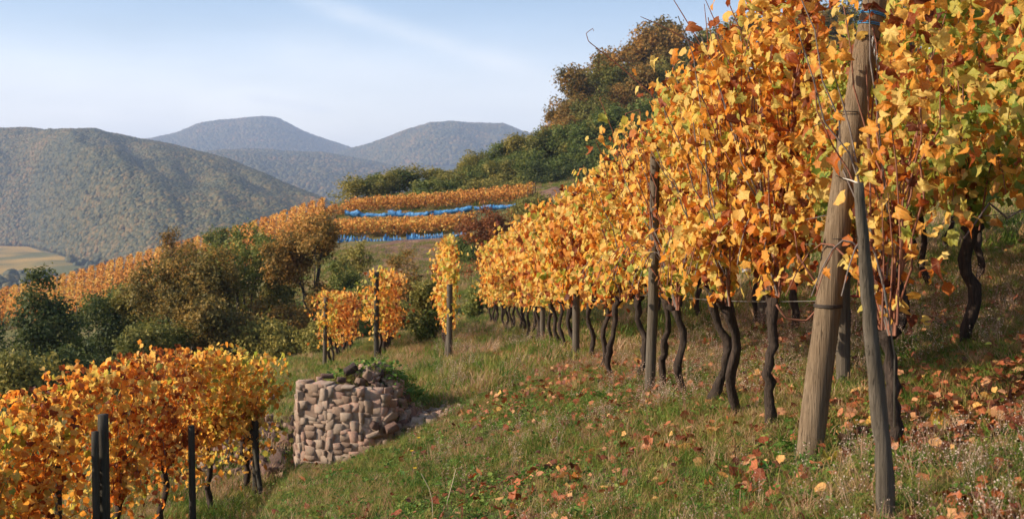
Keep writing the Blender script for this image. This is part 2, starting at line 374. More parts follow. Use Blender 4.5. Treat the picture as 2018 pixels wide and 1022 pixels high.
FAR = {   # bearing column in px : (distance, py) down the profile
 -900: [(55, 960), (90, 800), (140, 690), (200, 740), (400, 760)],
 0:    [(55, 830), (70, 765), (90, 675), (115, 617), (140, 594), (165, 603), (260, 740)],
 145:  [(55, 810), (70, 740), (90, 660), (115, 590), (138, 558), (160, 570), (260, 710)],
 300:  [(55, 790), (70, 705), (90, 618), (115, 545), (136, 513), (160, 527), (260, 680)],
 450:  [(55, 760), (70, 665), (90, 570), (112, 503), (134, 474), (160, 488), (260, 620)],
 600:  [(55, 735), (68, 640), (88, 530), (104, 472), (118, 440), (130, 427), (160, 445), (260, 580)],
 700:  [(55, 690), (68, 610), (88, 502), (96, 484), (104, 460), (112, 433), (117, 419), (126, 405), (140, 388), (170, 400), (260, 520)],
 850:  [(55, 640), (68, 570), (88, 494), (96, 478), (104, 457), (112, 430), (117, 416), (126, 397), (140, 374), (170, 374), (260, 480)],
 1000: [(55, 600), (68, 540), (88, 480), (104, 440), (112, 418), (126, 380), (142, 352), (165, 338), (200, 340), (260, 400)],
 1130: [(55, 545), (75, 460), (104, 395), (126, 368), (142, 345), (165, 290), (190, 250), (230, 230), (300, 300)],
 1370: [(55, 480), (75, 415), (104, 360), (130, 310), (160, 255), (190, 200), (240, 150), (320, 180)],
 2018: [(55, 290), (75, 255), (104, 215), (130, 180), (160, 140), (220, 60), (320, 60)],
 2900: [(55, 200), (75, 170), (104, 130), (160, 80), (220, 20), (320, 10)]}
_cols = sorted(FAR); _b = np.array([math.atan((c-1009)/FPX) for c in _cols])
_lr = np.linspace(math.log(45), math.log(300), 70); _tab = []
for c_ in _cols:
    pts = FAR[c_]; b = math.atan((c_-1009)/FPX)
    rr = [math.log(Y/math.cos(b)) for Y, _ in pts]
    ee = [pdir(c_, py)[1]*math.cos(b) for _, py in pts]
    e = np.interp(_lr, rr, ee); k = np.array([.1, .2, .4, .2, .1]); e = np.convolve(np.pad(e, 2, 'edge'), k, 'valid'); _tab.append(e)
_tab = np.array(_tab)
_bg = np.linspace(_b[0], _b[-1], 160)
_tb = np.array([np.interp(_bg, _b, _tab[:, j]) for j in range(len(_lr))]).T
for _ in range(6):
    _tb = 0.25*np.vstack([_tb[:1], _tb[:-1]])+0.5*_tb+0.25*np.vstack([_tb[1:], _tb[-1:]])
VALLEY = -70.0
def g_far(x, y):
    r = np.hypot(x, y)+1e-6; b = np.clip(np.arctan2(x, y), _bg[0], _bg[-1]); l = np.clip(np.log(r), _lr[0], _lr[-1])
    fb = (b-_bg[0])/(_bg[1]-_bg[0]); fl = (l-_lr[0])/(_lr[1]-_lr[0])
    i = np.clip(fb.astype(int), 0, len(_bg)-2); j = np.clip(fl.astype(int), 0, len(_lr)-2); fb = fb-i; fl = fl-j
    e = (_tb[i, j]*(1-fb)+_tb[i+1, j]*fb)*(1-fl)+(_tb[i, j+1]*(1-fb)+_tb[i+1, j+1]*fb)*fl
    z = e*r
    k = smoothstep((r-230)/260)
    return z*(1-k)+VALLEY*k
def G(x, y):
    x = np.asarray(x, float); y = np.asarray(y, float); r = np.hypot(x, y)
    k = smoothstep((r-42)/14)
    z = g_near(x, y)*(1-k)+g_far(x, y)*k
    z = z+smoothstep((r-45)/20)*0.25*fbm(x*0.2, y*0.2, 3)*np.clip(1-(r-250)/100, 0, 1)
    return np.maximum(z, VALLEY-2)
def gz(x, y): return float(G(np.array([x]), np.array([y]))[0])

def make_ground():
    rr = [0.0, 0.6]
    while rr[-1] < 60: rr.append(rr[-1]*1.02+0.01)
    while rr[-1] < 320: rr.append(rr[-1]*1.022)
    while rr[-1] < 8000: rr.append(rr[-1]*1.08)
    rr = np.array(rr)
    aa = np.concatenate([np.arange(-180, -38, 4.0), np.arange(-38, 38, 0.24), np.arange(38, 180, 4.0)])*math.pi/180
    A, RR = np.meshgrid(aa, rr)
    X = np.sin(A)*RR; Y = np.cos(A)*RR; Z = G(X, Y)
    V = np.stack([X, Y, Z], -1).reshape(-1, 3); n = len(aa); m_ = len(rr)
    i, j = np.meshgrid(np.arange(m_-1), np.arange(n), indexing='ij'); k = (j+1) % n
    F = np.stack([i*n+j, (i+1)*n+j, (i+1)*n+k, i*n+k], -1).reshape(-1, 4)
    obj('ground', mesh('ground', V, F[:, ::-1].copy(), 'ground', smooth=True), kind='structure')
make_ground()

# ---- distant hills
def hill(name, crest, Yc, Yf, Yb, nseed, gully=0.16, foot=VALLEY-3):
    """crest: [(px,py)]; Yc / Yf as [(px,Y)]; returns a sampler"""
    cp = np.array(crest, float); yc = np.array(Yc, float); yf = np.array(Yf, float)
    px = np.linspace(cp[0, 0], cp[-1, 0], 260); s = np.concatenate([np.linspace(0, 1, 90), np.linspace(1.05, 1.6, 12)])
    def surf(px, s):
        py = np.interp(px, cp[:, 0], cp[:, 1]); Y1 = np.interp(px, yc[:, 0], yc[:, 1]); Y0 = np.interp(px, yf[:, 0], yf[:, 1])
        Y = Y0+(Y1-Y0)*s
        zc = np.array([pdir(a, b)[1] for a, b in zip(np.ravel(px), np.ravel(py))]).reshape(np.shape(px))*Y1
        x = (px-1009)/FPX*Y
        prof = np.where(s < 1, np.sin(np.clip(s, 0, 1)*math.pi/2)**0.95, 1-1.6*(s-1)**1.3)
        z = foot+(zc-foot)*prof
        g = fbm(px/170+nseed+s*1.5, s*2.2-px/300, 4)
        w = np.clip(s*(1.0-s)*4, 0, 1)
        z = z+gully*(zc-foot)*g*w*1.6
        ex = smoothstep((px-cp[0, 0])/60)*smoothstep((cp[-1, 0]-px)/60)
        return x, Y, foot+(z-foot)*ex
    P, S_ = np.meshgrid(px, s); x, y, z = surf(P, S_)
    V = np.stack([x, y, z], -1).reshape(-1, 3); n = len(px)
    i, j = np.meshgrid(np.arange(len(s)-1), np.arange(n-1), indexing='ij')
    F = np.stack([i*n+j, i*n+j+1, (i+1)*n+j+1, (i+1)*n+j], -1).reshape(-1, 4)
    obj(name, mesh(name, V, F, 'hill_floor', smooth=True), kind='structure')
    return surf
hA = hill('wooded_hill', [(-1300, 330), (-700, 280), (-300, 264), (0, 259), (60, 258), (110, 264), (190, 262), (235, 270), (280, 281), (330, 290), (400, 307), (450, 320), (500, 342), (560, 368), (630, 396), (720, 440), (900, 560)],
          [(-1300, 2500), (0, 2300), (280, 2050), (450, 1750), (630, 1450), (900, 1300)], [(-1300, 2000), (-50, 1800), (60, 1750), (150, 1330), (300, 1080), (900, 950)], 0, 1.3, 0.13)
hD = hill('low_ridge', [(200, 345), (330, 322), (430, 304), (490, 300), (560, 303), (640, 306), (700, 318), (760, 330), (850, 345), (1000, 360), (1250, 420)],
          [(200, 3700), (1250, 3500)], [(200, 2400), (1250, 2300)], 0, 5.1, 0.10)
hB = hill('wooded_mountain', [(-100, 340), (200, 300), (290, 281), (350, 269), (400, 249), (440, 242), (520, 239), (548, 243), (600, 266), (650, 284), (695, 298), (760, 325), (900, 350), (1200, 400)],
          [(-100, 5600), (1200, 5600)], [(-100, 4000), (1200, 4000)], 0, 9.7, 0.045)
hC = hill('rounded_mountain', [(450, 400), (560, 345), (640, 315), (695, 297), (740, 286), (800, 264), (850, 251), (900, 248), (990, 251), (1020, 262), (1100, 300), (1250, 330), (1500, 400)],
          [(450, 4700), (1500, 4400)], [(450, 3500), (1500, 3000)], 0, 14.2, 0.10)

# ---- instancing stuff through geometry nodes
def gn_stuff(name, P, rot, scl, idx, sources, label=None, cat=None):
    me = bpy.data.meshes.new(name); n = len(P)
    me.vertices.add(n); me.vertices.foreach_set('co', np.asarray(P, np.float32).ravel())
    for nm, typ, arr in (('rot', 'FLOAT_VECTOR', rot), ('scl', 'FLOAT', scl), ('idx', 'INT', idx)):
        a = me.attributes.new(nm, typ, 'POINT'); a.data.foreach_set('vector' if typ == 'FLOAT_VECTOR' else 'value', np.asarray(arr, np.int32 if typ == 'INT' else np.float32).ravel())
    o = obj(name, me, kind='stuff')
    if label: o['label'] = label
    if cat: o['category'] = cat
    sc = bpy.data.collections.new(name+'_source')
    for i, m_ in enumerate(sources):
        so = bpy.data.objects.new('%s_source_%02d' % (name, i), m_); sc.objects.link(so)
    ng = bpy.data.node_groups.new(name, 'GeometryNodeTree')
    ng.interface.new_socket('Geometry', in_out='INPUT', socket_type='NodeSocketGeometry'); ng.interface.new_socket('Geometry', in_out='OUTPUT', socket_type='NodeSocketGeometry')
    N = ng.nodes; L = ng.links
    gi = N.new('NodeGroupInput'); go = N.new('NodeGroupOutput'); ip = N.new('GeometryNodeInstanceOnPoints'); ci = N.new('GeometryNodeCollectionInfo')
    ci.inputs['Collection'].default_value = sc; ci.inputs['Separate Children'].default_value = True; ci.inputs['Reset Children'].default_value = True
    def na(nm, typ):
        a = N.new('GeometryNodeInputNamedAttribute'); a.data_type = typ; a.inputs[0].default_value = nm; return a.outputs[0]
    mp = N.new('GeometryNodeMeshToPoints')
    L.new(gi.outputs[0], mp.inputs['Mesh']); L.new(mp.outputs[0], ip.inputs['Points']); L.new(ci.outputs[0], ip.inputs['Instance']); ip.inputs['Pick Instance'].default_value = True
    L.new(na('idx', 'INT'), ip.inputs['Instance Index']); L.new(na('rot', 'FLOAT_VECTOR'), ip.inputs['Rotation']); L.new(na('scl', 'FLOAT'), ip.inputs['Scale'])
    L.new(ip.outputs[0], go.inputs[0])
    md = o.modifiers.new('scatter', 'NODES'); md.node_group = ng
    return o
def ico(sub):
    import bmesh
    bm = bmesh.new(); bmesh.ops.create_icosphere(bm, subdivisions=sub, radius=1); V = np.array([v.co[:] for v in bm.verts]); F = np.array([[v.index for v in f.verts] for f in bm.faces]); bm.free(); return V, F
ICO2 = ico(2); ICO3 = ico(3); ICO1 = ico(1)
blobs = []
for k in range(5):
    V, F = ICO3; V = V.copy(); rg = np.random.default_rng(40+k)
    C_ = rg.normal(size=(26, 3)); C_ /= np.linalg.norm(C_, axis=1)[:, None]
    d = np.max(np.clip((V@C_.T-0.80)/0.20, 0, 1), axis=1); V = V*(0.82+0.30*d+0.05*rg.normal(size=len(V)))[:, None]
    V[:, 2] = V[:, 2]*(0.85+0.25*rg.random())+0.55
    blobs.append(mesh('wood_crown', V, F, 'far_wood'))
def wood(surf, n, pr, size, sr=(0.0, 1.06), squash=1.0):
    px = rng.uniform(*pr, n); s = rng.uniform(*sr, n)
    x, y, z = surf(px, s); keep = z > VALLEY+1.0
    P = np.stack([x, y, z], -1)[keep]; m_ = len(P)
    return P, np.stack([np.zeros(m_), np.zeros(m_), rng.uniform(0, 6.28, m_)], -1), size*rng.uniform(0.5, 1.5, m_), rng.integers(0, 5, m_)
parts = [wood(hA, 115000, (-300, 800), 3.1), wood(hD, 30000, (250, 1200), 5), wood(hB, 32000, (100, 1000), 6, (0.3, 1.04)), wood(hC, 32000, (500, 1200), 6, (0.3, 1.04))]
# trees at the edge of the valley field
px = rng.uniform(-200, 500, 1300); Y = rng.uniform(700, 1900, 1300)
x = (px-1009)/FPX*Y; inside = (Y > 985+60*np.sin(px/40)) & (px < 150-(Y-985)*0.05)
ok = (~inside) | (fbm(x/60, Y/90, 2) > 0.55)
q = int(ok.sum()); parts.append((np.stack([x, Y, np.full(1300, VALLEY)], -1)[ok], np.stack([np.zeros(q), np.zeros(q), rng.uniform(0, 6, q)], -1), 5*rng.uniform(.6, 1.3, q), rng.integers(0, 5, q)))
gn_stuff('woods', *[np.concatenate([p[i] for p in parts]) for i in range(4)], blobs, 'mixed autumn woods covering the hills across the valley', 'woods')
# valley field
px = np.linspace(-700, 160, 60); fy = np.linspace(0, 1, 40); P, Q = np.meshgrid(px, fy)
Y0 = 960+30*np.sin(P/47)+14*np.sin(P/13); Y1 = np.clip(1840-np.maximum(P-40, 0)*5.6, 1010, 1840)+35*np.sin(P/17)
Yv = Y0+(Y1-Y0)*Q; V = np.stack([(P-1009)/FPX*Yv, Yv, np.full(P.shape, VALLEY+0.6)+5.0*fbm(P/90, Yv/300, 2).clip(0)], -1).reshape(-1, 3)
i, j = np.meshgrid(np.arange(39), np.arange(59), indexing='ij'); F = np.stack([i*60+j, i*60+j+1, (i+1)*60+j+1, (i+1)*60+j], -1).reshape(-1, 4)
obj('field', mesh('field', V, F, 'valley_field', smooth=True), kind='structure')

# ------------------------------------------------------------------ leaves
def leaf_hd(seed):
    rg = np.random.default_rng(seed)
    ang = np.radians([0, 14, 27, 41, 54, 70, 88, 104, 122, 146, 172]); rad = [1.0, .88, .76, .84, .92, .84, .74, .82, .80, .72, .34]
    A = np.concatenate([ang, -ang[:0:-1]]); Rr = np.array(rad+rad[:0:-1])*(1+0.07*rg.normal(size=21))
    n = len(A); out = np.stack([np.sin(A)*Rr, np.cos(A)*Rr], -1); mid = out*0.52
    P = np.concatenate([[[0, 0]], mid, out]); r = np.linalg.norm(P, axis=1)
    a = rg.uniform(-.5, .2); b = rg.uniform(-.6, .6); c_ = rg.uniform(-.9, .15)
    z = a*r**2+b*np.abs(P[:, 0])*0.8+c_*np.maximum(P[:, 1], 0)**2+0.19*rg.normal(size=len(P))*r
    curl = rg.uniform(0.2, 2.6)
    x = P[:, 0]*np.cos(curl*np.abs(P[:, 0])*0.8); z = z+np.abs(P[:, 0])*np.sin(curl*np.abs(P[:, 0]))*0.7
    V = np.stack([x, P[:, 1], z], -1); F = []
    for i in range(n):
        k = (i+1) % n; F.append((0, 1+k, 1+i)); F.append((1+i, 1+k, 1+n+k)); F.append((1+i, 1+n+k, 1+n+i))
    F = F[:]
    return V, np.array(F)[:, ::-1].copy(), P
def leaf_ld(seed):
    rg = np.random.default_rng(seed)
    ang = np.radians([0, 26, 54, 88, 125, 165]); rad = [1.0, .78, .9, .74, .8, .5]
    A = np.concatenate([ang, -ang[:0:-1]]); Rr = np.array(rad+rad[:0:-1])*(1+0.08*rg.normal(size=11))
    n = len(A); out = np.stack([np.sin(A)*Rr, np.cos(A)*Rr], -1); P = np.concatenate([[[0, 0]], out]); r = np.linalg.norm(P, axis=1)
    z = rg.uniform(-.3, .2)*r**2+rg.uniform(-.5, .5)*np.abs(P[:, 0])+rg.uniform(-.4, 0)*np.maximum(P[:, 1], 0)**2+0.12*rg.normal(size=len(P))*r
    V = np.stack([P[:, 0]*rg.uniform(.75, 1), P[:, 1], z], -1)
    return V, np.array([(0, 1+i, 1+(i+1) % n) for i in range(n)]), P
HD = [leaf_hd(100+i) for i in range(12)]; LD = [leaf_ld(200+i) for i in range(8)]
# simple leaf sprig (two triangles pairs) for trees
def leaf_quad(seed):
    rg = np.random.default_rng(seed); V = np.array([[0, -.7, 0], [.45, 0, .12], [0, .9, -.1], [-.5, .05, .1]])+rg.normal(size=(4, 3))*.08
    return V, np.array([(0, 1, 2), (0, 2, 3)]), V[:, :2]
QD = [leaf_quad(300+i) for i in range(4)]
def basis(N, T):
    N = N/np.linalg.norm(N, axis=1)[:, None]; T = T-N*np.sum(N*T, 1)[:, None]; T /= np.linalg.norm(T, axis=1)[:, None]+1e-9
    X = np.cross(T, N); return np.stack([X, T, N], -1)      # columns
def scatter(tmpl, P, B, s, rg, rnd=None):
    Vs, Fs, Us, Rs = [], [], [], []; n0 = 0
    which = rg.integers(0, len(tmpl), len(P)); rnd = rg.random(len(P)) if rnd is None else rnd
    for k, (V, F, U) in enumerate(tmpl):
        ii = np.where(which == k)[0]
        if not len(ii): continue
        W_ = np.einsum('nij,vj->nvi', B[ii], V)*s[ii, None, None]+P[ii, None, :]
        m_ = len(ii); Vs.append(W_.reshape(-1, 3)); Fs.append((F[None]+(np.arange(m_)*len(V))[:, None, None]+n0).reshape(-1, F.shape[1]))
        Us.append(np.tile(U, (m_, 1))); Rs.append(np.repeat(rnd[ii], len(V))); n0 += m_*len(V)
    return np.concatenate(Vs), np.concatenate(Fs), np.concatenate(Us), np.concatenate(Rs)
HDM = {k: [mesh('leaf', V, F, 'vine_leaf_'+k, uv=U, smooth=True) for V, F, U in HD] for k in PAL}
LITM = [mesh('fallen_leaf', V, F, 'litter_leaf', uv=U, smooth=True) for V, F, U in HD]

# ------------------------------------------------------------------ vines
_ones = 'zeroth first second third fourth fifth sixth seventh eighth ninth tenth eleventh twelfth thirteenth fourteenth fifteenth sixteenth seventeenth eighteenth nineteenth'.split()
_tens = {20: 'twent', 30: 'thirt', 40: 'fort', 50: 'fift', 60: 'sixt'}
def nth(n):
    if n < 20: return _ones[n]
    return _tens[n//10*10]+('ieth' if n % 10 == 0 else 'y-'+_ones[n % 10])
def vine_tangent(): v = Vector((-0.082, 1, -0.0855)); return v.normalized()
def make_vine(base, along, side, label, group, pal='orange', hi=2.45, lo=0.7, n_obj=0, n_st=500, n_cane=9, width=0.55, trunk_pts=None, trunk_r=0.035,
              thick=0.16, seed=0, size=(0.030, 0.058), tilt=0.0, hd=True, extra=None, wires=True, up_bias=0.0, name='grapevine'):
    """base: ground point; along: unit vector of the row; side: unit horizontal vector to the lit side"""
    rg = np.random.default_rng(seed+1000); B0 = np.array(base, float); al = np.array(along, float); sd = np.array(side, float)
    root = thing(name, tuple(base), label, 'grapevine', group)
    # trunk
    head = 0.72+0.1*rg.random()
    if trunk_pts is None:
        a = rg.normal()*0.13; b = rg.normal()*0.07; ph = rg.uniform(0, 6.28)
        trunk_pts = [(al*(a*t+0.032*math.sin(ph+t*4.6))+sd*(b*t+0.03*math.sin(ph*2+t*9))+np.array([0, 0, head*t])) for t in np.linspace(-0.12, 1, 10)]
    else:
        K = np.array(trunk_pts, float); tt = np.linspace(0, 1, len(K)); t2 = np.linspace(0, 1, 14)
        trunk_pts = [np.array([np.interp(q, tt, K[:, i]) for i in range(3)])+0.008*rg.normal(size=3) for q in t2]
    n = len(trunk_pts); rad = trunk_r*(1.15-0.35*np.linspace(0, 1, n)+0.18*rg.random(n)); rad[-1] *= 1.5; rad[-2] *= 1.3
    V, F = tube(trunk_pts, rad, 9 if hd else 6, True, 0.22 if hd else 0.1, seed)
    g = Geo(); g.add(V, F)
    top = np.array(trunk_pts[-1], float)
    if hd:
        for q in range(4):   # gnarled spurs on the head
            d = rg.normal(size=3); d[2] = abs(d[2])*.5; d /= np.linalg.norm(d); V, F = tube([top-d*.02, top+d*.04, top+d*.075+np.array([0, 0, .02])], [.03, .022, .012], 6, True, .15, q); g.add(V, F)
    obj('trunk', g.build('trunk', 'vine_bark'), root)
    # canes
    curves = []; cg = Geo()
    for c_ in range(n_cane):
        s0 = rg.uniform(-1, 1)*width*0.35; s1 = s0+rg.normal()*0.22; s1 = np.clip(s1, -width*1.15, width*1.15); h1 = hi*(0.72+0.30*rg.random()); w1 = rg.normal()*thick*0.8+tilt+(thick*1.5 if c_ % 2 == 0 else 0)
        st = top+al*s0*0.6; ts = np.linspace(0, 1, 9)
        wob = rg.normal(size=(9, 3))*0.018; wob[0] = 0
        pts = [st+al*((s1-s0*0.6)*t)+sd*(w1*t**1.3)+np.array([0, 0, (h1-st[2])*t])+wob[i] for i, t in enumerate(ts)]
        if c_ % 3 == 2:   # arching cane
            pts = [st+al*(s1*1.1*t)+sd*(w1*t)+np.array([0, 0, (0.75*math.sin(t*2.6)-0.1*t)*(0.7+0.5*rg.random()*0)]) for t in ts]
        pts = np.array(pts); curves.append(pts)
        V, F = tube(pts, np.linspace(0.0072, 0.0032, 9)*(1 if hd else 1.1), 5 if hd else 4, False); 
        if hd: obj('cane', Geo().add(V, F).build('cane', 'cane_bark' if c_ % 4 else 'old_cane_bark'), root)
        else: cg.add(V, F)
    if not hd:
        o = obj('canes', cg.build('canes', 'cane_bark'), root); o['kind'] = 'stuff'
    if extra:
        for pts in extra:
            pts = np.array(pts)-B0; V, F = tube(pts, np.linspace(0.0065, 0.0022, len(pts)), 5, False, 0.1); obj('cane', Geo().add(V, F).build('cane', 'cane_bark'), root)
    # leaf positions around the canes, filled in evenly
    N = n_obj+n_st
    ci = rg.integers(0, len(curves), N); tt = rg.uniform(0.06, 1.0, N)*8; i0 = np.minimum(tt.astype(int), 7); ft = tt-i0
    C_ = np.array(curves); P = C_[ci, i0]*(1-ft)[:, None]+C_[ci, i0+1]*ft[:, None]
    fill = rg.random(N) < 0.66
    hh = lo+(hi-lo)*rg.beta(1.95 if hd else 1.3, 1.05, N); aa = rg.uniform(-1, 1, N)*width*1.05
    ph = rg.uniform(0, 6)
    ww = rg.normal(size=N)*thick*(0.9+0.3*np.sin(hh*5+ph))+tilt*(hh/hi)
    top_cut = hi*(1+0.05*np.sin(aa*9+ph)+0.04*np.sin(aa*23+ph*2)); hh = np.minimum(hh, top_cut-0.1*rg.random(N))
    Pf = al*aa[:, None]+sd*ww[:, None]; Pf[:, 2] += hh
    P = np.where(fill[:, None], Pf, P+rg.normal(size=(N, 3))*np.array([0.06, 0.06, 0.05]))
    low = P[:, 2] < lo-0.12
    P[low, 2] = lo+rg.random(int(low.sum()))*0.5
    out = np.sign(P@sd+1e-6+rg.normal(size=N)*thick*0.7-tilt*0.3)
    Nn = sd[None]*out[:, None]*0.9+rg.normal(size=(N, 3))*0.55; Nn[:, 2] += 0.2+up_bias
    T = rg.normal(size=(N, 3))*0.55; T[:, 2] -= 0.8
    Bm = basis(Nn, T); s = rg.uniform(*size, N); rnd = np.clip(rg.random(N), 0, 1)
    # the vines are tied behind the posts: keep most leaves off the posts' open side
    Pw = P+B0; drop = np.zeros(N, bool)
    for line, rr, y0, pr in KEEP_OFF:
        zz = Pw[:, 2]; lx = np.interp(zz, [l[2] for l in line], [l[0]/l[1] for l in line]); hit = (np.abs(Pw[:, 0]/Pw[:, 1]-lx) < rr/y0) & (Pw[:, 1] < y0) & (Pw[:, 1] > y0-2.4)
        drop |= hit & (rg.random(N) < np.interp(zz, pr[0], pr[1]))
    kp = ~drop; P = P[kp]; Bm = Bm[kp]; s = s[kp]; rnd = rnd[kp]; N = len(P); n_obj = min(n_obj, N)
    # those nearest the viewer become single leaves
    Pw = P+B0; view = Pw/np.linalg.norm(Pw, axis=1)[:, None]
    sc = np.einsum('ni,i->n', P, -np.array(view.mean(0))*np.array([1, 1, 0]))+0.05*rg.normal(size=N)+s*2
    order = np.argsort(-sc); io = order[:n_obj]; is_ = order[n_obj:]
    if len(is_):
        V, F, U, Rn = scatter(LD, P[is_], Bm[is_], s[is_], rg, rnd[is_])
        o = obj('foliage', mesh('foliage', V, F, 'vine_foliage_'+pal, uv=U, rnd=Rn, smooth=True), root); o['kind'] = 'stuff'
    for i in io:
        e = Matrix(Bm[i].tolist()).to_euler()
        l = bpy.data.objects.new('leaf', HDM[pal][rg.integers(0, 12)]); l.parent = root; l.location = P[i]; l.rotation_euler = e; l.scale = (s[i],)*3; COL.objects.link(l)
    return root
KEEP_OFF = [([tuple(at(x_, y_, 6.1)) for x_, y_ in ((1592, 890), (1606, 800), (1625, 660), (1648, 470), (1672, 300), (1700, 130), (1728, -20))], 0.10, 5.95, ([-.6, -.25, -.2, 0.3, 0.4, 1.2], [.95, .9, .55, .55, .93, .9])),
            ([tuple(at(x_, y_, 9.5)) for x_, y_ in ((1284, 780), (1287, 600), (1290, 400), (1291, 262))], 0.075, 9.5, ([-1, .35, .45, .6], [.93, .93, .6, 0]))]
AL = np.array(vine_tangent()); SD = np.array([-0.99, -0.08, 0.0]); SD /= np.linalg.norm(SD)
def on_row(d, Y): x = rowx(Y)+d; return (x, Y, gz(x, Y))

def px_path(pts, Y):
    out = []
    for i, p in enumerate(pts):
        y = Y[i] if hasattr(Y, '__len__') else Y
        out.append(at(p[0], p[1], y))
    P = np.array([tuple(p) for p in out]); t = np.linspace(0, 1, len(P)); t2 = np.linspace(0, 1, len(P)*4)
    return [tuple(np.interp(q, t, P[:, i]) for i in range(3)) for q in t2]

G1 = 'vines of the near right row'
# (Y, label, palette, trunk pixel path or None, singles, stuff)
near1 = [
 (5.55, 'grapevine behind the split grey stake with long straight reddish canes', 'orange', [(1757, 875), (1768, 820), (1757, 750), (1752, 690), (1752, 640)], 280, 420, 2.45),
 (6.7, 'grapevine with an upright dark trunk just left of the thick leaning post', 'orange', [(1522, 862), (1518, 800), (1512, 740), (1522, 680), (1524, 600)], 300, 1050, 2.72),
 (7.45, 'yellow grapevine next to the upright dark trunk, no trunk in view', 'yellow', None, 300, 950, 2.6),
 (8.0, 'grapevine with a crooked trunk bent like an elbow over fallen leaves', 'orange', [(1400, 806), (1418, 755), (1432, 710), (1440, 680), (1415, 648), (1405, 580)], 300, 950, 2.5),
 (9.0, 'grapevine hanging between the elbow-bent trunk and the straight grey post', 'yellow', None, 290, 930, 2.5),
 (9.75, 'grapevine with a dark trunk touching the right side of the straight grey post', 'orange', [(1300, 770), (1306, 710), (1316, 650), (1312, 590)], 280, 780, 2.4),
 (10.7, 'grapevine with a slim curved trunk on the left side of the straight grey post', 'orange', [(1258, 755), (1268, 710), (1272, 670), (1258, 630), (1255, 590)], 260, 780, 2.35),
 (11.7, 'grapevine with a thin dark trunk leaning right, second left of the grey post', 'yellow', [(1200, 752), (1198, 710), (1210, 660), (1216, 600)], 240, 780, 2.3),
]
shoots = {
 6.7: [px_path([(1560, 200), (1585, 60), (1575, -40)], 6.5), px_path([(1490, 120), (1515, 10), (1508, -40)], 6.8)],
 8.0: [px_path([(1445, 260), (1425, 120), (1408, 40), (1388, -5)], 7.9), px_path([(1400, 210), (1396, 90), (1388, 8)], 7.9)],
 9.0: [px_path([(1435, 200), (1385, 95), (1340, 20), (1318, -15)], 8.4), px_path([(1400, 105), (1330, 65), (1290, 45), (1262, 33)], 8.6)],
 10.7: [px_path([(1330, 280), (1290, 190), (1215, 125), (1180, 98), (1160, 82), (1155, 66), (1168, 56), (1170, 62)], 9.8)],
 9.75: [px_path([(1262, 270), (1230, 225), (1262, 215)], 9.6)],
 5.55: [px_path([(1768, 640), (1775, 480), (1766, 320), (1757, 255)], 5.3), px_path([(1738, 650), (1742, 520), (1738, 400)], 5.3), px_path([(1752, 650), (1760, 500), (1750, 380)], 5.35)],
}
for i, (Y, lab, pal, tp, no, ns, hi) in enumerate(near1):
    d = 0.22 if Y < 6 else 0
    b = on_row(d, Y)
    if tp: b = (at(tp[0][0], tp[0][1], Y)[0], Y, gz(at(tp[0][0], 0, Y)[0], Y))
    pts = None
    if tp:
        W0 = [at(p[0], p[1], Y) for p in tp]; z0 = W0[0][2]
        pts = [(w[0]-b[0], 0.02*math.sin(k*2.1), w[2]-z0) for k, w in enumerate(W0)]; pts[0] = (pts[0][0], 0, -0.08)
    make_vine(b, AL, SD, lab, G1, pal, hi=hi, lo=0.78, n_obj=no, n_st=ns, n_cane=22, width=0.56, trunk_pts=pts, trunk_r=0.029, seed=i, extra=shoots.get(Y), thick=0.19)
Y = 12.8; i = 20
while Y < 34:
    hd = Y < 17
    pal = ['orange', 'yellow', 'orange', 'russet', 'orange', 'yellow'][i % 6] if Y < 26 else ('orange' if i % 3 else 'yellow')
    lab = ('orange grapevine on a thin dark trunk, the %s beyond the straight grey post' % nth(i-19+1) if hd else
           'small orange grapevine in the crowded middle of the near row, %s beyond the grey post' % nth(i-19+1) if Y < 25 else 'tiny orange grapevine at the end of the near row, %s in the row' % nth(i-19+9))
    make_vine(on_row(rng.normal()*0.05, Y), AL, SD, lab, G1 if False else ('vines where the near row closes up' if hd else 'vines in the receding middle of the near row' if Y < 25 else 'vines at the far end of the near row'),
              pal, hi=float(np.interp(Y, [12, 16, 20, 33], [2.2, 2.2, 2.35, 2.45]))+0.07*rng.normal(), lo=0.62, n_obj=110 if hd else (70 if Y < 25 else 0), n_st=900 if hd else 650, n_cane=8, width=0.6, trunk_r=0.028, seed=i, hd=hd, thick=0.2, size=(0.04, 0.07) if hd else (0.05, 0.08))
    Y += 1.12+0.1*rng.normal(); i += 1
# rows up the slope to the right
labs = {1.75: ('yellow green grapevine in the second row behind the leaning post', 'vines of the second row up the slope'),
        3.5: ('shaded grapevine in the third row seen between the trunks', 'vines of the third row up the slope'),
        5.2: ('dim grapevine in the fourth row high on the slope', 'vines of the fourth row up the slope')}
for d, (lab, gr) in labs.items():
    Y = {1.75: 5.2, 3.5: 6.3, 5.2: 8.0}[d]; k = 0; Ymax = {1.75: 20, 3.5: 18, 5.2: 18}[d]
    while Y < Ymax:
        first = d == 1.75 and Y < 12
        b = on_row(d+rng.normal()*0.04, Y)
        l2 = lab+', %s from the near end' % nth(k+1)
        tp = None
        make_vine(b, AL, SD, l2, gr, 'greenish' if (d == 1.75 and Y < 11) else ['orange', 'yellow'][k % 2], hi=2.75 if d < 2 else 2.5, lo=0.95 if d < 2 else 0.8, n_obj=(230 if first else 0), n_st=(850 if first else 500),
                  n_cane=9, width=0.62, trunk_r=0.034, seed=300+int(d*10)*20+k, hd=first, thick=0.2, size=(0.045, 0.078) if first else (0.055, 0.09))
        Y += 1.25+0.06*rng.normal(); k += 1
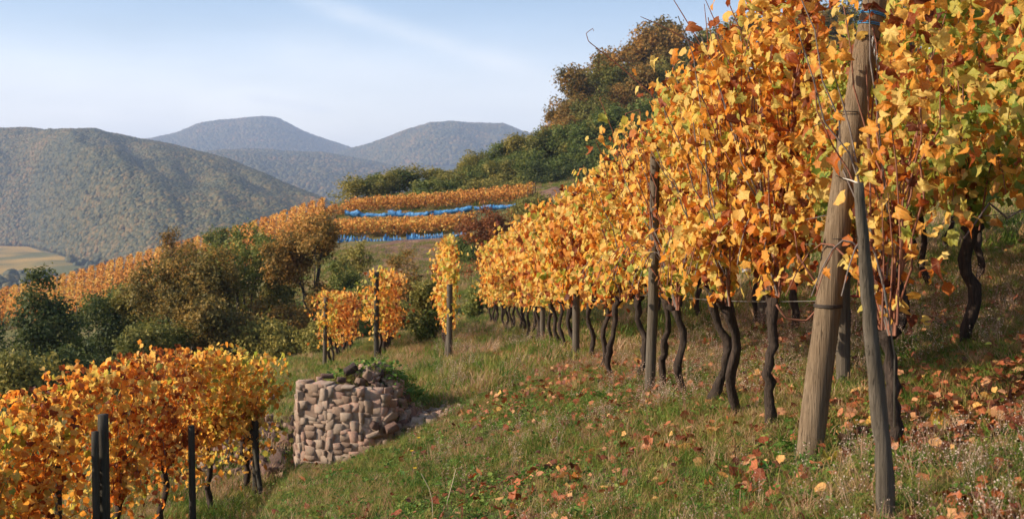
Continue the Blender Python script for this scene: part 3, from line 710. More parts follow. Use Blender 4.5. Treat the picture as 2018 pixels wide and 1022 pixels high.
# ------- lower left row
A_ = Vector((-3.72, 16.0, 0)); B_ = Vector((-5.9, 8.2, 0)); LA = (B_-A_).normalized(); LS = np.array([LA.y*-1, LA.x, 0.0]); LS = np.array([-LA[1], LA[0], 0.0])
if LS[0] < 0: LS = -LS            # towards the viewer
LSun = LS
tot = (B_-A_).length; k = 0; s_ = 0.35
leftlab = ['bright yellow grapevine at the right end of the lower left row', 'yellow grapevine second from the end post of the lower left row', 'tall red-tinged grapevine behind the thin dark stake in the lower row',
           'orange grapevine between the thin stake and the pair of black posts', 'orange grapevine right behind the pair of black posts', 'orange grapevine with a black trunk left of the pair of posts', 'golden grapevine at the left edge of the lower row', 'golden grapevine cut by the left edge of the picture']
while s_ < tot:
    p = A_+LA*s_; z = gz(p.x, p.y)
    hi = float(np.interp(s_, [0, 1.2, 3.2, 4.5, 6.5, 8.2], [1.9, 2.2, 2.45, 2.3, 2.1, 2.2]))
    make_vine((p.x, p.y, z), np.array([LA.x, LA.y, 0.0]), LS, leftlab[min(k, 7)], 'vines of the lower left row', ['yellow', 'yellow', 'russet', 'orange', 'orange', 'yellow', 'yellow', 'orange'][min(k, 7)],
              hi=hi, lo=0.3, n_obj=280, n_st=1150, n_cane=12, width=0.6, trunk_r=0.035, seed=600+k, thick=0.2, size=(0.034, 0.064))
    s_ += 1.08; k += 1
# ------- short rows in the middle
def short_row(x0, Y0, n, step, lab, gr, hi, seed, pal='russet', thick=0.19, size=(0.045, 0.08)):
    for k in range(n):
        Y = Y0+0.35+k*step; x = x0-0.082*(Y-Y0)
        make_vine((x, Y, gz(x, Y)), AL, SD, (lab.replace('vine standing', '%s vine' % nth(k+1))), gr, pal if k % 2 else 'yellow' if k == 0 else pal, hi=hi, lo=0.45, n_obj=40 if k == 0 else 0, n_st=420, n_cane=5, width=0.6, trunk_r=0.032, seed=seed+k, hd=(k == 0), thick=thick, size=size)
pA = at(640, 700, 29); pB = at(742, 700, 26); pC = at(886, 700, 21.6)
short_row(pA.x+0.1, 29, 9, 1.15, 'russet vine standing in the leftmost short row above the stone wall', 'vines of the leftmost short row', 2.0, 700)
short_row(pB.x+0.1, 26, 9, 1.15, 'russet vine standing in the middle short row above the stone wall', 'vines of the middle short row', 2.25, 720)
short_row(pC.x, 21.6, 5, 1.15, 'yellow vine standing in the tall narrow short row right of the wall', 'vines of the tall narrow short row', 2.45, 740, 'orange', 0.10, (0.04, 0.07))

# ------------------------------------------------------------------ posts and wires
def post(name, pts, rad, m_, label, parts_=None, sides=12, rough=0.03, cat='post', group=None, flat=1.0, nseg=14):
    P = np.array([tuple(p) for p in pts], float); t_ = np.linspace(0, 1, len(P)); t2 = np.linspace(0, 1, nseg)
    Q = np.stack([np.interp(t2, t_, P[:, i]) for i in range(3)], -1); rr = np.interp(t2, np.linspace(0, 1, len(rad)), rad) if hasattr(rad, '__len__') else np.full(nseg, rad)
    V, F = tube(Q-Q[0], rr, sides, True, rough, len(label), flat); g = Geo(); g.add(V, F)
    o = obj(name, g.build(name, m_), None, tuple(Q[0]), None, label, cat, group)
    return o
def ground_at(px, Y): x = at(px, 0, Y).x; return Vector((x, Y, gz(x, Y)))
# thick leaning post
b = at(1592, 890, 5.9); b.z = gz(b.x, 5.9)-0.1
big = [b, at(1606, 800, 5.9), at(1625, 660, 5.9), at(1648, 470, 5.9), at(1672, 300, 5.9), at(1700, 130, 5.9), at(1728, -20, 5.9), at(1745, -110, 5.9)]
bp = post('end_post', big, [0.070, 0.072, 0.069, 0.067, 0.065, 0.063, 0.062, 0.061], 'post_wood', 'thick round pale wooden end post leaning right', nseg=30, sides=20, rough=0.012)
def ring(px, py, Y, rad, m_, name='wire_band', par=None, slope=0.0, w=0.004, turns=1):
    c_ = at(px, py, Y); g = Geo()
    for q in range(turns):
        a = np.linspace(0, 2*math.pi, 21); dx = 0.17
        pts = [(c_.x+math.cos(t)*rad, c_.y+math.sin(t)*rad, c_.z-q*0.009-math.cos(t)*rad*slope) for t in a]
        V, F = tube(np.array(pts)-np.array(par.location), w, 5, False); g.add(V, F)
    return obj(name, g.build(name, m_), par)
ring(1720, 28, 5.9, 0.066, 'blue_twine', 'twine_band', bp, 0.25, 0.0035, 2)
ring(1716, 48, 5.9, 0.0665, 'blue_twine', 'twine_band', bp, 0.2, 0.003, 2)
ring(1710, 76, 5.9, 0.067, 'rust_wire', 'wire_band', bp, 0.3, 0.004, 1)
ring(1674, 222, 5.9, 0.068, 'rust_wire', 'wire_band', bp, 0.05, 0.003, 1)
ring(1632, 600, 5.9, 0.072, 'rust_wire', 'wire_band', bp, 0.0, 0.006, 2)
ring(1650, 470, 5.9, 0.068, 'rust_wire', 'wire_band', bp, 0.0, 0.003, 1)
# split stake in front
b = at(1748, 1030, 4.28); b.z = gz(b.x, 4.28)-0.06
V_ = post('split_stake', [b, at(1742, 900, 4.28), at(1727, 760, 4.27), at(1714, 620, 4.25), at(1703, 500, 4.22), at(1692, 360, 4.2)], [0.036, 0.035, 0.032, 0.029, 0.026, 0.017], 'grey_wood', 'split weathered grey stake standing before the leaning post', sides=9, rough=0.10, flat=0.75, nseg=22, cat='stake')
o = obj('stake_wire', Geo().add(*tube([tuple(at(1762, 840, 4.62)), tuple(at(1766, 960, 4.62)), tuple(at(1763, 700, 4.28))][::2]+[tuple(at(1741, 560, 4.28))], 0.003, 5, False)).build('stake_wire', 'wire'), None, label='thin steel rod running down beside the split grey stake', cat='wire')
pw = [tuple(at(1648, 346, 5.8)), tuple(at(1660, 351, 5.9)), tuple(at(1676, 355, 5.3)), tuple(at(1694, 362, 4.2))]
obj('tie_wire', Geo().add(*tube(pw, 0.0035, 5, False)).build('tie_wire', 'white_twine'), label='pale wire loop tying the split stake to the leaning post', cat='wire')
# straight grey post of the near row
b = ground_at(1284, 9.5); b.z -= 0.1
p2 = post('row_post', [b, at(1287, 600, 9.5), at(1290, 400, 9.5), at(1291, 285, 9.5)], [0.046, 0.045, 0.043, 0.042], 'grey_wood', 'straight grey post with a pale top in the near row', sides=12, rough=0.02, nseg=16)
for (px, Y, top) in ((1137, 14.9, 480), (1070, 19.6, 500), (1030, 24.4, 505)):
    b = ground_at(px, Y); post('row_post', [b-Vector((0, 0, .1)), b+Vector((0, 0, 2.1))], 0.05, 'grey_wood', {1137: 'short visible grey post among thin trunks, left of the straight one', 1070: 'grey post half lost in the leaves of the receding row', 1030: 'far grey post almost hidden at the end of the near row'}[px], group='posts of the near row')
b = ground_at(1692, 7.4); post('row_post', [Vector((b.x, 7.6, gz(b.x, 7.6)-.1)), Vector((b.x-0.03, 7.6, gz(b.x, 7.6)+1.9))], 0.048, 'grey_wood', 'reddish brown post behind the leaning post, tied with red string')
ring(1692, 583, 7.6, 0.055, 'red_twine', 'twine_band', bpy.data.objects[-1] if False else [o for o in bpy.data.objects if o.get('label', '').startswith('reddish brown post')][0], 0, 0.005, 1)
for d, Y, lab in ((1.75, 12.5, 'shaded post in the second row up the slope'), (3.5, 9.2, 'dark post in the third row up the slope')):
    x, y, z = on_row(d, Y); post('row_post', [Vector((x, y, z-.1)), Vector((x, y, z+2.2))], 0.05, 'grey_wood', lab)
# left row posts
def lpost(px, top, Y, r, lab, m_='dark_wood', dx=0.0, name='row_post'):
    t_ = at(px, top, Y); x = t_.x-dx; z = gz(x, Y)
    return post(name, [Vector((x, Y, z-.1)), t_], [r*1.05, r], m_, lab, sides=12, rough=0.02)
lpost(203, 816, 10.9, 0.052, 'thicker black post of the pair at the lower left')
lpost(187, 850, 10.8, 0.036, 'thinner black post of the pair at the lower left')
lpost(377, 838, 12.9, 0.040, 'thin dark stake sunk in the orange leaves of the lower row')
lpost(113, 875, 11.7, 0.035, 'dark stake mostly covered by leaves at the far lower left')
lpost(503, 828, 15.55, 0.050, 'dark end post of the lower left row')
t_ = at(498, 850, 15.5); x = at(516, 960, 15.2).x; post('brace_stake', [Vector((x, 15.2, gz(x, 15.2)-.05)), t_], 0.035, 'dark_wood', 'slanting dark brace against the lower row end post', cat='stake')
t_ = at(495, 840, 15.6); x = at(488, 960, 15.9).x; post('brace_stake', [Vector((x, 15.7, gz(x, 15.7)-.05)), t_], 0.03, 'dark_wood', 'second thin stake leaning left beside the lower row end post', cat='stake')
# end posts of short rows
for pp, Y, px, top, lab, r in ((pA, 29, 642, 585, 'pale wooden post at the end of the leftmost short row', .055), (pB, 26, 742, 535, 'dark post at the end of the middle short row', .06), (pC, 21.6, 886, 560, 'squat grey post under the tall narrow vine', .058)):
    b = Vector((pp.x, Y-0.05, gz(pp.x, Y))); t_ = at(px, top, Y-0.05)
    post('row_post', [b-Vector((0, 0, .1)), t_], r, 'grey_wood' if px != 742 else 'dark_wood', lab)
b = ground_at(875, 21.8); post('brace_stake', [b-Vector((0, 0, .05)), at(889, 600, 21.7)], 0.03, 'grey_wood', 'thin slanting stake beside the squat grey post', cat='stake')
# wires of the near row
def wire(pts, lab, m_='wire', r=0.003, group=None):
    Q = []
    for a, b in zip(pts[:-1], pts[1:]):
        for t in np.linspace(0, 1, 8, endpoint=False): Q.append(tuple(a.lerp(b, t)-Vector((0, 0, 0.03*math.sin(t*math.pi)))))
    Q.append(tuple(pts[-1])); return obj('trellis_wire', Geo().add(*tube(Q, r, 4, False)).build('trellis_wire', m_), label=lab, cat='wire', group=group)
for h, lab in ((0.82, 'lowest trellis wire of the near row, running to the leaning post'), (1.3, 'middle trellis wire of the near row among the leaves'), (1.85, 'upper trellis wire of the near row among the leaves')):
    x0, y0, z0 = on_row(0, 6.15); ln = on_row(0, 6.15)
    wire([Vector((rowx(6.15)+0.1*h, 6.15, z0+h))]+[Vector(on_row(0, Y))+Vector((0, 0, h)) for Y in (10.0, 14.9, 19.6, 24.4, 33)], lab)
for h, lab in ((0.9, 'lowest trellis wire of the second row'), (1.7, 'upper trellis wire of the second row')):
    wire([Vector(on_row(1.75, Y))+Vector((0, 0, h)) for Y in (4.5, 7.6, 12.5, 19)], lab)
for h, lab in ((0.8, 'lowest trellis wire of the lower left row'), (1.4, 'upper trellis wire of the lower left row')):
    wire([Vector((p.x, p.y, gz(p.x, p.y)+h)) for p in (A_, A_.lerp(B_, .35), A_.lerp(B_, .7), B_)], lab, 'rust_wire')
# wire tensioner hanging on the leaning post
g = Geo()
for q in range(7):
    c_ = at(1720+2*q, 78+9*q, 5.76); a = np.linspace(0, 2*math.pi, 11); r = 0.011
    ax = (1, 0) if q % 2 else (0, 1)
    V, F = tube([(c_.x+math.cos(t)*r*ax[0]*0.7, c_.y+math.cos(t)*r*ax[1]*.7, c_.z+math.sin(t)*r*1.6) for t in a], 0.0028, 5, False); g.add(V, F)
obj('chain', g.build('chain', 'wire'), label='short steel chain hanging from the wires on the leaning post', cat='chain')
c_ = at(1469, 532, 6.9); g = Geo(); V, F = tube([tuple(c_+Vector((-0.022, 0, 0))), tuple(c_+Vector((0.022, 0, 0)))], 0.014, 8); g.add(V, F); V, F = tube([tuple(c_+Vector((0.03, 0, -.012))), tuple(c_+Vector((0.03, 0, .016)))], 0.006, 6); g.add(V, F)
obj('wire_clip', g.build('wire_clip', 'white_plastic'), label='small white plastic wire clip among the canes left of the leaning post', cat='clip')
# old bent canes
for pts, Y, lab in (([(1570, 500), (1610, 560), (1618, 600), (1590, 632), (1550, 628), (1530, 600)], 6.3, 'reddish cane looped down left of the leaning post'),
                    ([(1900, 470), (1950, 400), (1985, 430), (2018, 410)], 7.2, 'pale bare cane arching over the second row trunk')):
    obj('bent_cane', Geo().add(*tube(px_path(pts, Y), 0.007, 6, True, 0.08)).build('bent_cane', 'cane_bark' if Y < 7 else 'old_cane_bark'), label=lab, cat='cane')

# ------------------------------------------------------------------ stone wall
def rock(sx, sy, sz, seed, sub=1):
    """an angular block: jittered cube with broken edges and a knocked-off corner"""
    import bmesh
    rg = np.random.default_rng(seed); bm = bmesh.new(); bmesh.ops.create_cube(bm, size=2)
    for v in bm.verts: v.co = Vector([c*(1+0.13*rg.normal()) for c in v.co])
    bmesh.ops.bevel(bm, geom=list(bm.edges), offset=0.13, segments=1, affect='EDGES')
    for v in bm.verts: v.co += Vector(rg.normal(size=3)*0.045)
    bmesh.ops.triangulate(bm, faces=list(bm.faces)); bm.verts.index_update()
    V = np.array([v.co[:] for v in bm.verts])*0.97; F = np.array([[v.index for v in f.verts] for f in bm.faces]); bm.free()
    return V*np.array([sx, sy, sz]), F
wall_root = thing('stone_wall', (-2.0, 13.0, gz(-2.2, 12.6)), 'crumbling stub of a pinkish tan dry stone wall', 'wall')
WO = Vector(wall_root.location)
SLAB = []
for k in range(14):
    V, F = rock(0.5, 0.5, 0.5, 900+k, 2); SLAB.append(mesh('stone', V, F, 'pink_stone'))
# plan of the face: from left edge, bulging to the viewer, rounding to the right
plan = np.array([(-2.66, 13.75), (-2.56, 13.15), (-2.46, 12.74), (-2.10, 12.62), (-1.75, 12.56), (-1.48, 12.60), (-1.38, 12.95)])
seg = np.r_[0, np.cumsum(np.linalg.norm(np.diff(plan, axis=0), axis=1))]
def plan_at(s):
    p = np.array([np.interp(s, seg, plan[:, i]) for i in (0, 1)]); q = np.array([np.interp(min(s+.03, seg[-1]), seg, plan[:, i]) for i in (0, 1)])-np.array([np.interp(max(s-.03, 0), seg, plan[:, i]) for i in (0, 1)])
    return p, math.atan2(q[1], q[0])
nst = 0; s = 0.0
rg = np.random.default_rng(5)
topz = lambda s: np.interp(s, [0, 0.5, 1.0, 1.5, 2.0, 2.6], [-2.45, -2.22, -2.12, -2.13, -2.22, -2.6])
while s < seg[-1] and nst < 290:
    w = rg.uniform(0.06, 0.12); p, a = plan_at(s+w/2); zb = gz(p[0], p[1]-0.25)-0.05; zt = float(topz(s))+rg.normal()*0.02; z = zb
    while z < zt and nst < 290:
        h = min(rg.uniform(0.05, 0.15), zt-z+0.04)
        if h < 0.03: break
        batter = 0.05*(zt-z)/1.1
        nx, ny = math.sin(a), -math.cos(a)
        off = rg.normal()*0.009+batter-0.05
        o = obj('stone', SLAB[rg.integers(0, 14)], wall_root, Vector((p[0]+nx*off, p[1]+ny*off, z+h/2))-WO, rot=(rg.normal()*.04, rg.normal()*.05, a+rg.normal()*.07), scale=(w*rg.uniform(1.05, 1.45), .17, h*1.13))
        nst += 1; z += h*0.93
    s += w*0.9
# earth and rubble core of the wall
gx, gy = np.meshgrid(np.linspace(-2.6, -1.2, 16), np.linspace(12.75, 14.6, 16))
# core: bulk inside the ring
cv = []; 
for zi, sh in ((0, 1.0), (1, 0.97)):
    for q in plan: cv.append((q[0]*1+(-1.9-q[0])*0.05*(1+zi), q[1]+(13.6-q[1])*0.035*(1+1.2*zi), zi))
K = len(plan); zb = -3.6
CV = np.array([(v[0], v[1], zb if v[2] == 0 else -2.34) for v in cv]); CV = np.vstack([CV, [(-1.9, 14.3, zb), (-1.9, 14.3, -2.36)]])
CF = [(i, i+1, K+i+1, K+i) for i in range(K-1)]+[tuple(K+i for i in range(K))+(2*K+1,)]
o = obj('rubble_core', mesh('rubble_core', CV-np.array(WO), CF, 'pink_stone'), wall_root)
# loose stones: on top and tumbled at the right
RK = [mesh('loose_stone', *rock(1, 1, 1, 950+k, 2), 'dark_stone' if k % 3 == 0 else 'pink_stone') for k in range(9)]
named = [  # px, py, Y, size, label, mesh, rot
 (690, 728, 13.1, (.13, .07, .06), 'flat dark stone tilted up at the very top of the wall', 0, (0.2, -0.5, 0.4)),
 (645, 740, 13.0, (.10, .07, .035), 'dark flat stone on the left top of the wall', 3, (0, 0.1, 0.2)),
 (685, 760, 12.8, (.045, .05, .045), 'small pink cube-like stone set in the wall top', 1, (0, .2, .4)),
 (672, 748, 12.9, (.07, .06, .045), 'brown stone under the tilted one on the wall top', 6, (0, .2, .4)),
 (710, 752, 13.0, (.07, .06, .05), 'brown stone right of the tilted one on the wall top', 4, (0.3, .2, .9)),
 (630, 747, 12.95, (.05, .05, .04), 'pink stone on the left top corner of the wall', 2, (0, .1, .2)),
 (768, 822, 12.6, (.10, .07, .07), 'pink block lying on the rubble right of the wall', 4, (0.3, -0.8, 0.3)),
 (770, 843, 12.5, (.12, .08, .065), 'dark flat stone below the pink block', 0, (0.1, -0.35, 0.5)),
 (740, 838, 12.5, (.07, .06, .06), 'dark wedge stone between the wall and the pink block', 3, (0.2, .5, 0.5)),
 (770, 778, 13.2, (.06, .06, .08), 'upright pale stone above the rubble', 5, (0, .2, .3)),
 (735, 856, 12.4, (.10, .05, .035), 'pale flat stone at the foot of the rubble', 1, (0, -.3, .2)),
 (800, 835, 12.9, (.06, .05, .10), 'narrow brown stone standing at the right of the rubble', 7, (.1, .2, .6)),
 (790, 770, 13.5, (.09, .08, .06), 'brown stone in the weeds behind the wall', 8, (.1, .2, 1.6)),
 (95+435, 822, 17.2, (.09, .08, .07), 'pink round stone on the bank left of the wall', 2, (0, 0, .4)),
 (535, 783, 18.0, (.10, .07, .05), 'pale stone high on the bank left of the wall', 5, (0, 0, 1.4))]
for px, py, Y, sz, lab, k, ro in named:
    p_ = at(px, py, Y); obj('loose_stone', RK[k], None, tuple(p_), None, lab, 'stone', None, ro, tuple(q*.72 for q in sz))
# countless small rubble
P = []; n = 1050
sizes_ = []
for k in range(n):
    if k < 700:
        x = rg.normal()*0.25-1.38; y = 12.75+abs(rg.normal())*0.5-0.1
        if x < -1.9: continue
    else: x = rg.uniform(-5.0, -2.9); y = rg.uniform(16.3, 18.2)
    P.append((x, y, gz(x, y)+0.01)); sizes_.append(1.0 if k < 700 else 1.6)
P = np.array(P); n = len(P)
gn_stuff('rubble', P, rg.uniform(0, 3, (n, 3)), (rg.gamma(3.0, 0.007, n)+0.010)*np.array(sizes_), np.where(np.array(sizes_) > 1, rg.choice([0, 3, 6, 0, 3, 6, 1], n), rg.integers(0, 9, n)), RK, 'small broken stones tumbled beside the wall and on the bank', 'rubble')

# ------------------------------------------------------------------ trees and shrubs
def crown_geo(rg, h0, h1, rx, n_cl, n_leaf, leaf, shape='round', ry=None):
    """uneven crown: boughs of leaf clumps, gaps between"""
    ry = ry or rx; H = h1-h0
    lobes = []
    nl = rg.integers(6, 10)
    for _ in range(nl):
        a = rg.uniform(0, 6.28); zz = rg.uniform(0.12, 0.88)
        prof = {'round': math.sin(math.pi*min(max(zz, .08), .95))**0.6, 'cone': (1-zz)*0.95+0.05, 'shrub': math.cos(zz*1.3)}[shape]
        rr = rx*prof*rg.uniform(.35, .8)
        lobes.append((math.cos(a)*rr, math.sin(a)*rr*ry/rx, h0+zz*H, rx*rg.uniform(.28, .5)*(0.5+0.5*prof)))
    lobes.append((0, 0, h0+.6*H, rx*.45))
    if shape == 'cone': lobes.append((0, 0, h0+.9*H, rx*.2))
    L = np.array(lobes); w = L[:, 3]**2; w /= w.sum()
    li = rg.choice(len(L), n_cl, p=w); d = rg.normal(size=(n_cl, 3)); d /= np.linalg.norm(d, axis=1)[:, None]
    C_ = L[li, :3]+d*(L[li, 3]*rg.uniform(.55, 1.08, n_cl))[:, None]*np.array([1, 1, min(1.0, .5*H/rx+.2)])
    lo_, hi_ = np.percentile(C_[:, 2], [1, 99.5]); C_[:, 2] = h0+(C_[:, 2]-lo_)/(hi_-lo_)*H
    L[:, 2] = h0+(L[:, 2]-lo_)/(hi_-lo_)*H
    e_ = np.percentile(np.hypot(C_[:, 0], C_[:, 1]), 96); C_[:, :2] *= rx/e_; L[:, :2] *= rx/e_
    ni = rg.integers(0, n_cl, n_leaf); dd = rg.normal(size=(n_leaf, 3)); P = C_[ni]+dd*leaf*1.7
    N = (P-L[li[ni], :3]); N /= np.linalg.norm(N, axis=1)[:, None]+1e-6; N = N*0.8+rg.normal(size=(n_leaf, 3))*0.7; N[:, 2] += .3
    B = basis(N, rg.normal(size=(n_leaf, 3))+np.array([0, 0, -.4])); s = leaf*rg.uniform(.6, 1.3, n_leaf)
    rnd = np.clip(rg.random(n_cl)[ni]*0.6+0.4*rg.random(n_leaf), 0, 1)
    return scatter(QD, P, B, s, rg, rnd)+(C_, L)
def tree_mesh(seed, H, rx, m_, trunk_h=0.3, leaf=0.1, n=9000, n_cl=230, shape='round', trunk_r=None, forks=4):
    rg = np.random.default_rng(seed); h0 = H*trunk_h
    V, F, U, Rn, C_, L = crown_geo(rg, h0, H, rx, n_cl, n, leaf, shape)
    cm = mesh('crown', V, F, m_, uv=U, rnd=Rn)
    tr = trunk_r or H*0.018; g = Geo()
    top = np.array([rg.normal()*.04*H, rg.normal()*.04*H, H*.72]); bend = rg.normal(size=3)*.02*H; bend[2] = 0
    pts = [top*t+bend*math.sin(t*3.1)+np.array([0, 0, -.1*(1-t)]) for t in np.linspace(0, 1, 8)]
    g.add(*tube(pts, np.linspace(tr*1.25, tr*.25, 8), 8, True, .06, seed))
    for l in L[:forks*2]:
        t = rg.uniform(.28, .55); a = top*t+bend*math.sin(t*3.1); b = l[:3]; mid = (a+b)/2+np.array([0, 0, .08*H])*rg.uniform(-.2, .6)
        g.add(*tube([a, a*.5+mid*.5+rg.normal(size=3)*.02*H, mid, b], np.linspace(tr*.55, tr*.12, 4), 5, True, .05, 1))
        for _ in range(2):
            c_ = C_[rg.integers(0, len(C_))]
            if np.linalg.norm(c_-b) < rx*.8: g.add(*tube([b, (b+c_)/2+rg.normal(size=3)*.02*H, c_], [tr*.15, tr*.1, tr*.05], 4, False))
    return cm, g.build('trunk', 'tree_bark')
def tree(px, top, base_Y, width_px, m_, label, seed, name='tree', shape='round', trunk_h=.3, n=9000, n_cl=230, leaf=.1, group=None, cat='tree', base_py=None, forks=4, base_drop=0.0):
    b = ground_at(px, base_Y); 
    if base_py is not None: b.z = at(px, base_py, base_Y).z
    t_ = at(px, top, base_Y); H = t_.z-b.z; rx = width_px*1.12/2/FPX*base_Y
    cm, tm = tree_mesh(seed, H, rx, m_, trunk_h, leaf, n, n_cl, shape, None, forks)
    r = thing(name, tuple(b), label, cat, group); obj('crown', cm, r); obj('trunk', tm, r)
    return r
tree(70, 540, 46, 165, 'crown_dark', 'dark blue green drooping tree at the far left', 1, 'birch_tree', 'cone', .08, 12000, 300)
tree(-60, 600, 48, 190, 'crown_dark', 'dark green tree cut by the left edge', 2, 'tree', 'round', .1, 7000)
tree(150, 590, 55, 105, 'crown_green', 'green tree just right of the dark drooping tree', 3, trunk_h=.1)
tree(225, 572, 58, 100, 'crown_green', 'upright green tree with a rounded double top', 4, trunk_h=.1)
tree(200, 590, 50, 110, 'crown_dark', 'dark narrow tree in the shade between green ones', 44, trunk_h=.1, n=6000)
tree(345, 500, 48, 235, 'crown_orange', 'wide brown and green tree with a dark forked trunk over the orange row', 5, n=15000, n_cl=330, trunk_h=.28)
tree(462, 452, 54, 140, 'crown_green', 'tall green tree left of the dark forked one', 6, n=12000, n_cl=300, trunk_h=.15)
tree(612, 430, 52, 150, 'crown_brown', 'tall brown tree with a bare forked dark trunk near the short rows', 7, n=11000, n_cl=260, trunk_h=.42, forks=4)
tree(520, 560, 57, 110, 'crown_orange', 'olive tree filling the gap between the two tall trees', 8, n=9000, trunk_h=.1)
tree(400, 590, 46, 160, 'crown_orange', 'low olive tree in front of the wide brown tree', 9, n=8000, trunk_h=.15)
tree(275, 640, 44, 170, 'crown_olive', 'low pale olive tree above the orange vines', 10, n=9000, trunk_h=.12)
tree(565, 600, 48, 150, 'crown_brown', 'low brown thicket tree beside the bare forked trunk', 11, n=7000, trunk_h=.15)
tree(500, 640, 45, 140, 'crown_olive', 'low green tree between the trunks', 12, n=6500, trunk_h=.12)
tree(265, 570, 50, 110, 'crown_olive', 'golden olive tree left of the wide brown tree', 51, n=9000, trunk_h=.12)
tree(540, 520, 56, 90, 'crown_olive', 'airy olive tree just left of the bare forked trunk', 53, n=8000, trunk_h=.2)
tree(676, 520, 60, 70, 'crown_green', 'green tree closing the gap left of the short rows', 54, n=5000, trunk_h=.1)
tree(20, 700, 38, 150, 'crown_olive', 'yellowish bush tree behind the left end of the orange row', 13, n=6000, trunk_h=.1)
tree(130, 690, 40, 120, 'crown_dark', 'small dark tree behind the orange row', 14, n=5000, trunk_h=.1)
tree(320, 455, 105, 46, 'crown_brown', 'lone small dark tree standing in the far vineyard edge', 15, n=1500, n_cl=60, leaf=.14, trunk_h=.2)
tree(378, 480, 100, 70, 'crown_brown', 'brown bushy tree at the edge of the far vineyard', 16, n=2500, n_cl=80, leaf=.15, trunk_h=.15)
tree(425, 452, 110, 50, 'crown_green', 'green bushy tree breaking the far vineyard skyline', 17, n=2000, n_cl=60, leaf=.15, trunk_h=.15)
def shrub(px, top, Y, w, m_, label, seed, n=3500, leaf=.07, group=None, base_py=None, n_cl=110):
    b = ground_at(px, Y)
    if base_py is not None: pass
    H = max(at(px, top, Y).z-b.z, .4); rg = np.random.default_rng(seed)
    V, F, U, Rn, C_, L = crown_geo(rg, H*.05, H, w/2/FPX*Y, n_cl, n, leaf, 'shrub')
    r = thing('shrub', tuple(b), label, 'shrub', group); obj('foliage', mesh('foliage', V, F, m_, uv=U, rnd=Rn), r)
    g = Geo()
    for c_ in C_[:9]: g.add(*tube([(0, 0, 0), c_*.5+rg.normal(size=3)*.05, c_], [.03, .02, .008], 5, False))
    obj('stem', g.build('stem', 'tree_bark'), r); return r
shrub(965, 410, 62, 130, 'crown_red', 'big rust red shrub left of the far end of the near row', 31, 7000, .09, n_cl=200)
shrub(1020, 430, 66, 90, 'crown_olive', 'olive shrub above the far end of the near row', 32, 4000, .09)
shrub(945, 560, 42, 70, 'crown_green', 'green bush beside the far end of the near row', 33, 4000)
shrub(985, 520, 48, 80, 'crown_brown', 'brown green bush behind the row end', 34, 4000)
shrub(835, 560, 38, 70, 'crown_olive', 'olive bush left of the tall narrow vine', 35, 4500)
shrub(800, 500, 56, 110, 'crown_brown', 'wide brown thicket behind the middle short row', 36, 5000, .09)
shrub(850, 620, 30, 60, 'crown_green', 'low green bush near the middle short row', 37, 3000, .06)
shrub(690, 480, 66, 110, 'crown_olive', 'dull olive bush on the bare slope beside the tall brown tree', 38, 5000, .1)
shrub(705, 560, 50, 110, 'crown_green', 'dark green bush behind the leftmost short row', 39, 5000, .08)
shrub(620, 640, 40, 90, 'crown_olive', 'small olive bush behind the leftmost post', 40, 3500, .07)
shrub(1060, 390, 90, 110, 'crown_olive', 'olive hedge bush beneath the reddish earth mound', 41, 4500, .13)
shrub(920, 470, 78, 80, 'crown_green', 'green bush above the tall narrow vine', 42, 4000, .11)
shrub(775, 600, 44, 90, 'crown_olive', 'grassy bush seen between the short rows', 43, 3500, .07)
# bushes along the top of the far terraces
bm_ = [(690, 372, 138), (725, 362, 140), (765, 352, 142), (805, 350, 143), (845, 346, 144), (885, 352, 141), (920, 352, 140), (955, 350, 138), (990, 354, 137), (1025, 352, 138), (705, 360, 140), (745, 354, 141), (785, 346, 143), (825, 342, 144), (865, 344, 143), (870, 366, 132), (940, 368, 131), (990, 366, 130), (1020, 368, 130), (830, 364, 133)]
sb = []
for k in range(4):
    rg = np.random.default_rng(60+k); V, F, U, Rn, C_, L = crown_geo(rg, .1, 2.6, 1.9, 60, 1700, .15, 'shrub'); sb.append((V, F, U, Rn))
for k, (px, top, Y) in enumerate(bm_):
    b = ground_at(px, Y); H = max(at(px, top-4, Y).z-b.z, 2.0); b.z = at(px, top-4, Y).z-H; V, F, U, Rn = sb[k % 4]; m_ = ['crown_olive', 'crown_green', 'crown_olive', 'crown_olive'][(k*7) % 4]
    r = obj('hedge_shrub', mesh('hedge_shrub', V, F, m_, rnd=Rn), None, tuple(b), None, 'round shrub on the crest above the netted vineyard, %s from the left' % nth(k+1) if Y > 135 else 'low shrub on the bank above the netted vineyard, %s of five' % nth(k-14), 'shrub', 'shrubs on the crest' if Y > 135 else 'shrubs on the bank', (0, 0, k*1.3), (1.5, 1.5, H/2.2))
# wood on the hill
FC = {}
for k in range(8):
    mm = ['crown_brown', 'crown_brown', 'crown_green', 'crown_olive', 'crown_dark', 'crown_green', 'crown_olive', 'crown_brown'][k]
    FC[k] = tree_mesh(80+k, 10, 4.2, mm, .16, .27, 8000, 220, 'round', .16, 4)
    if k > 1: FC[k+8] = tree_mesh(180+k, 10, 4.2, mm, .03, .26, 8000, 220, 'round', .16, 4)
def ftree(px, top, Y, w, k, label, group, name='forest_tree'):
    b = ground_at(px, Y); H = at(px, top, Y).z-b.z; sx = w/2/FPX*Y/4.2; Hm = sx*4.2*1.7
    if H < Hm: b.z = at(px, top, Y).z-Hm; H = Hm
    H = min(H, Hm*1.35); b.z = min(b.z, at(px, top, Y).z-H) if H < Hm*1.34 else at(px, top, Y).z-H
    r = thing(name, tuple(b), label, 'tree', group, (0, 0, rng.uniform(0, 6)))
    r.scale = (sx, sx, H/10)
    cm, tm = FC[k]; obj('crown', cm, r); obj('trunk', tm, r)
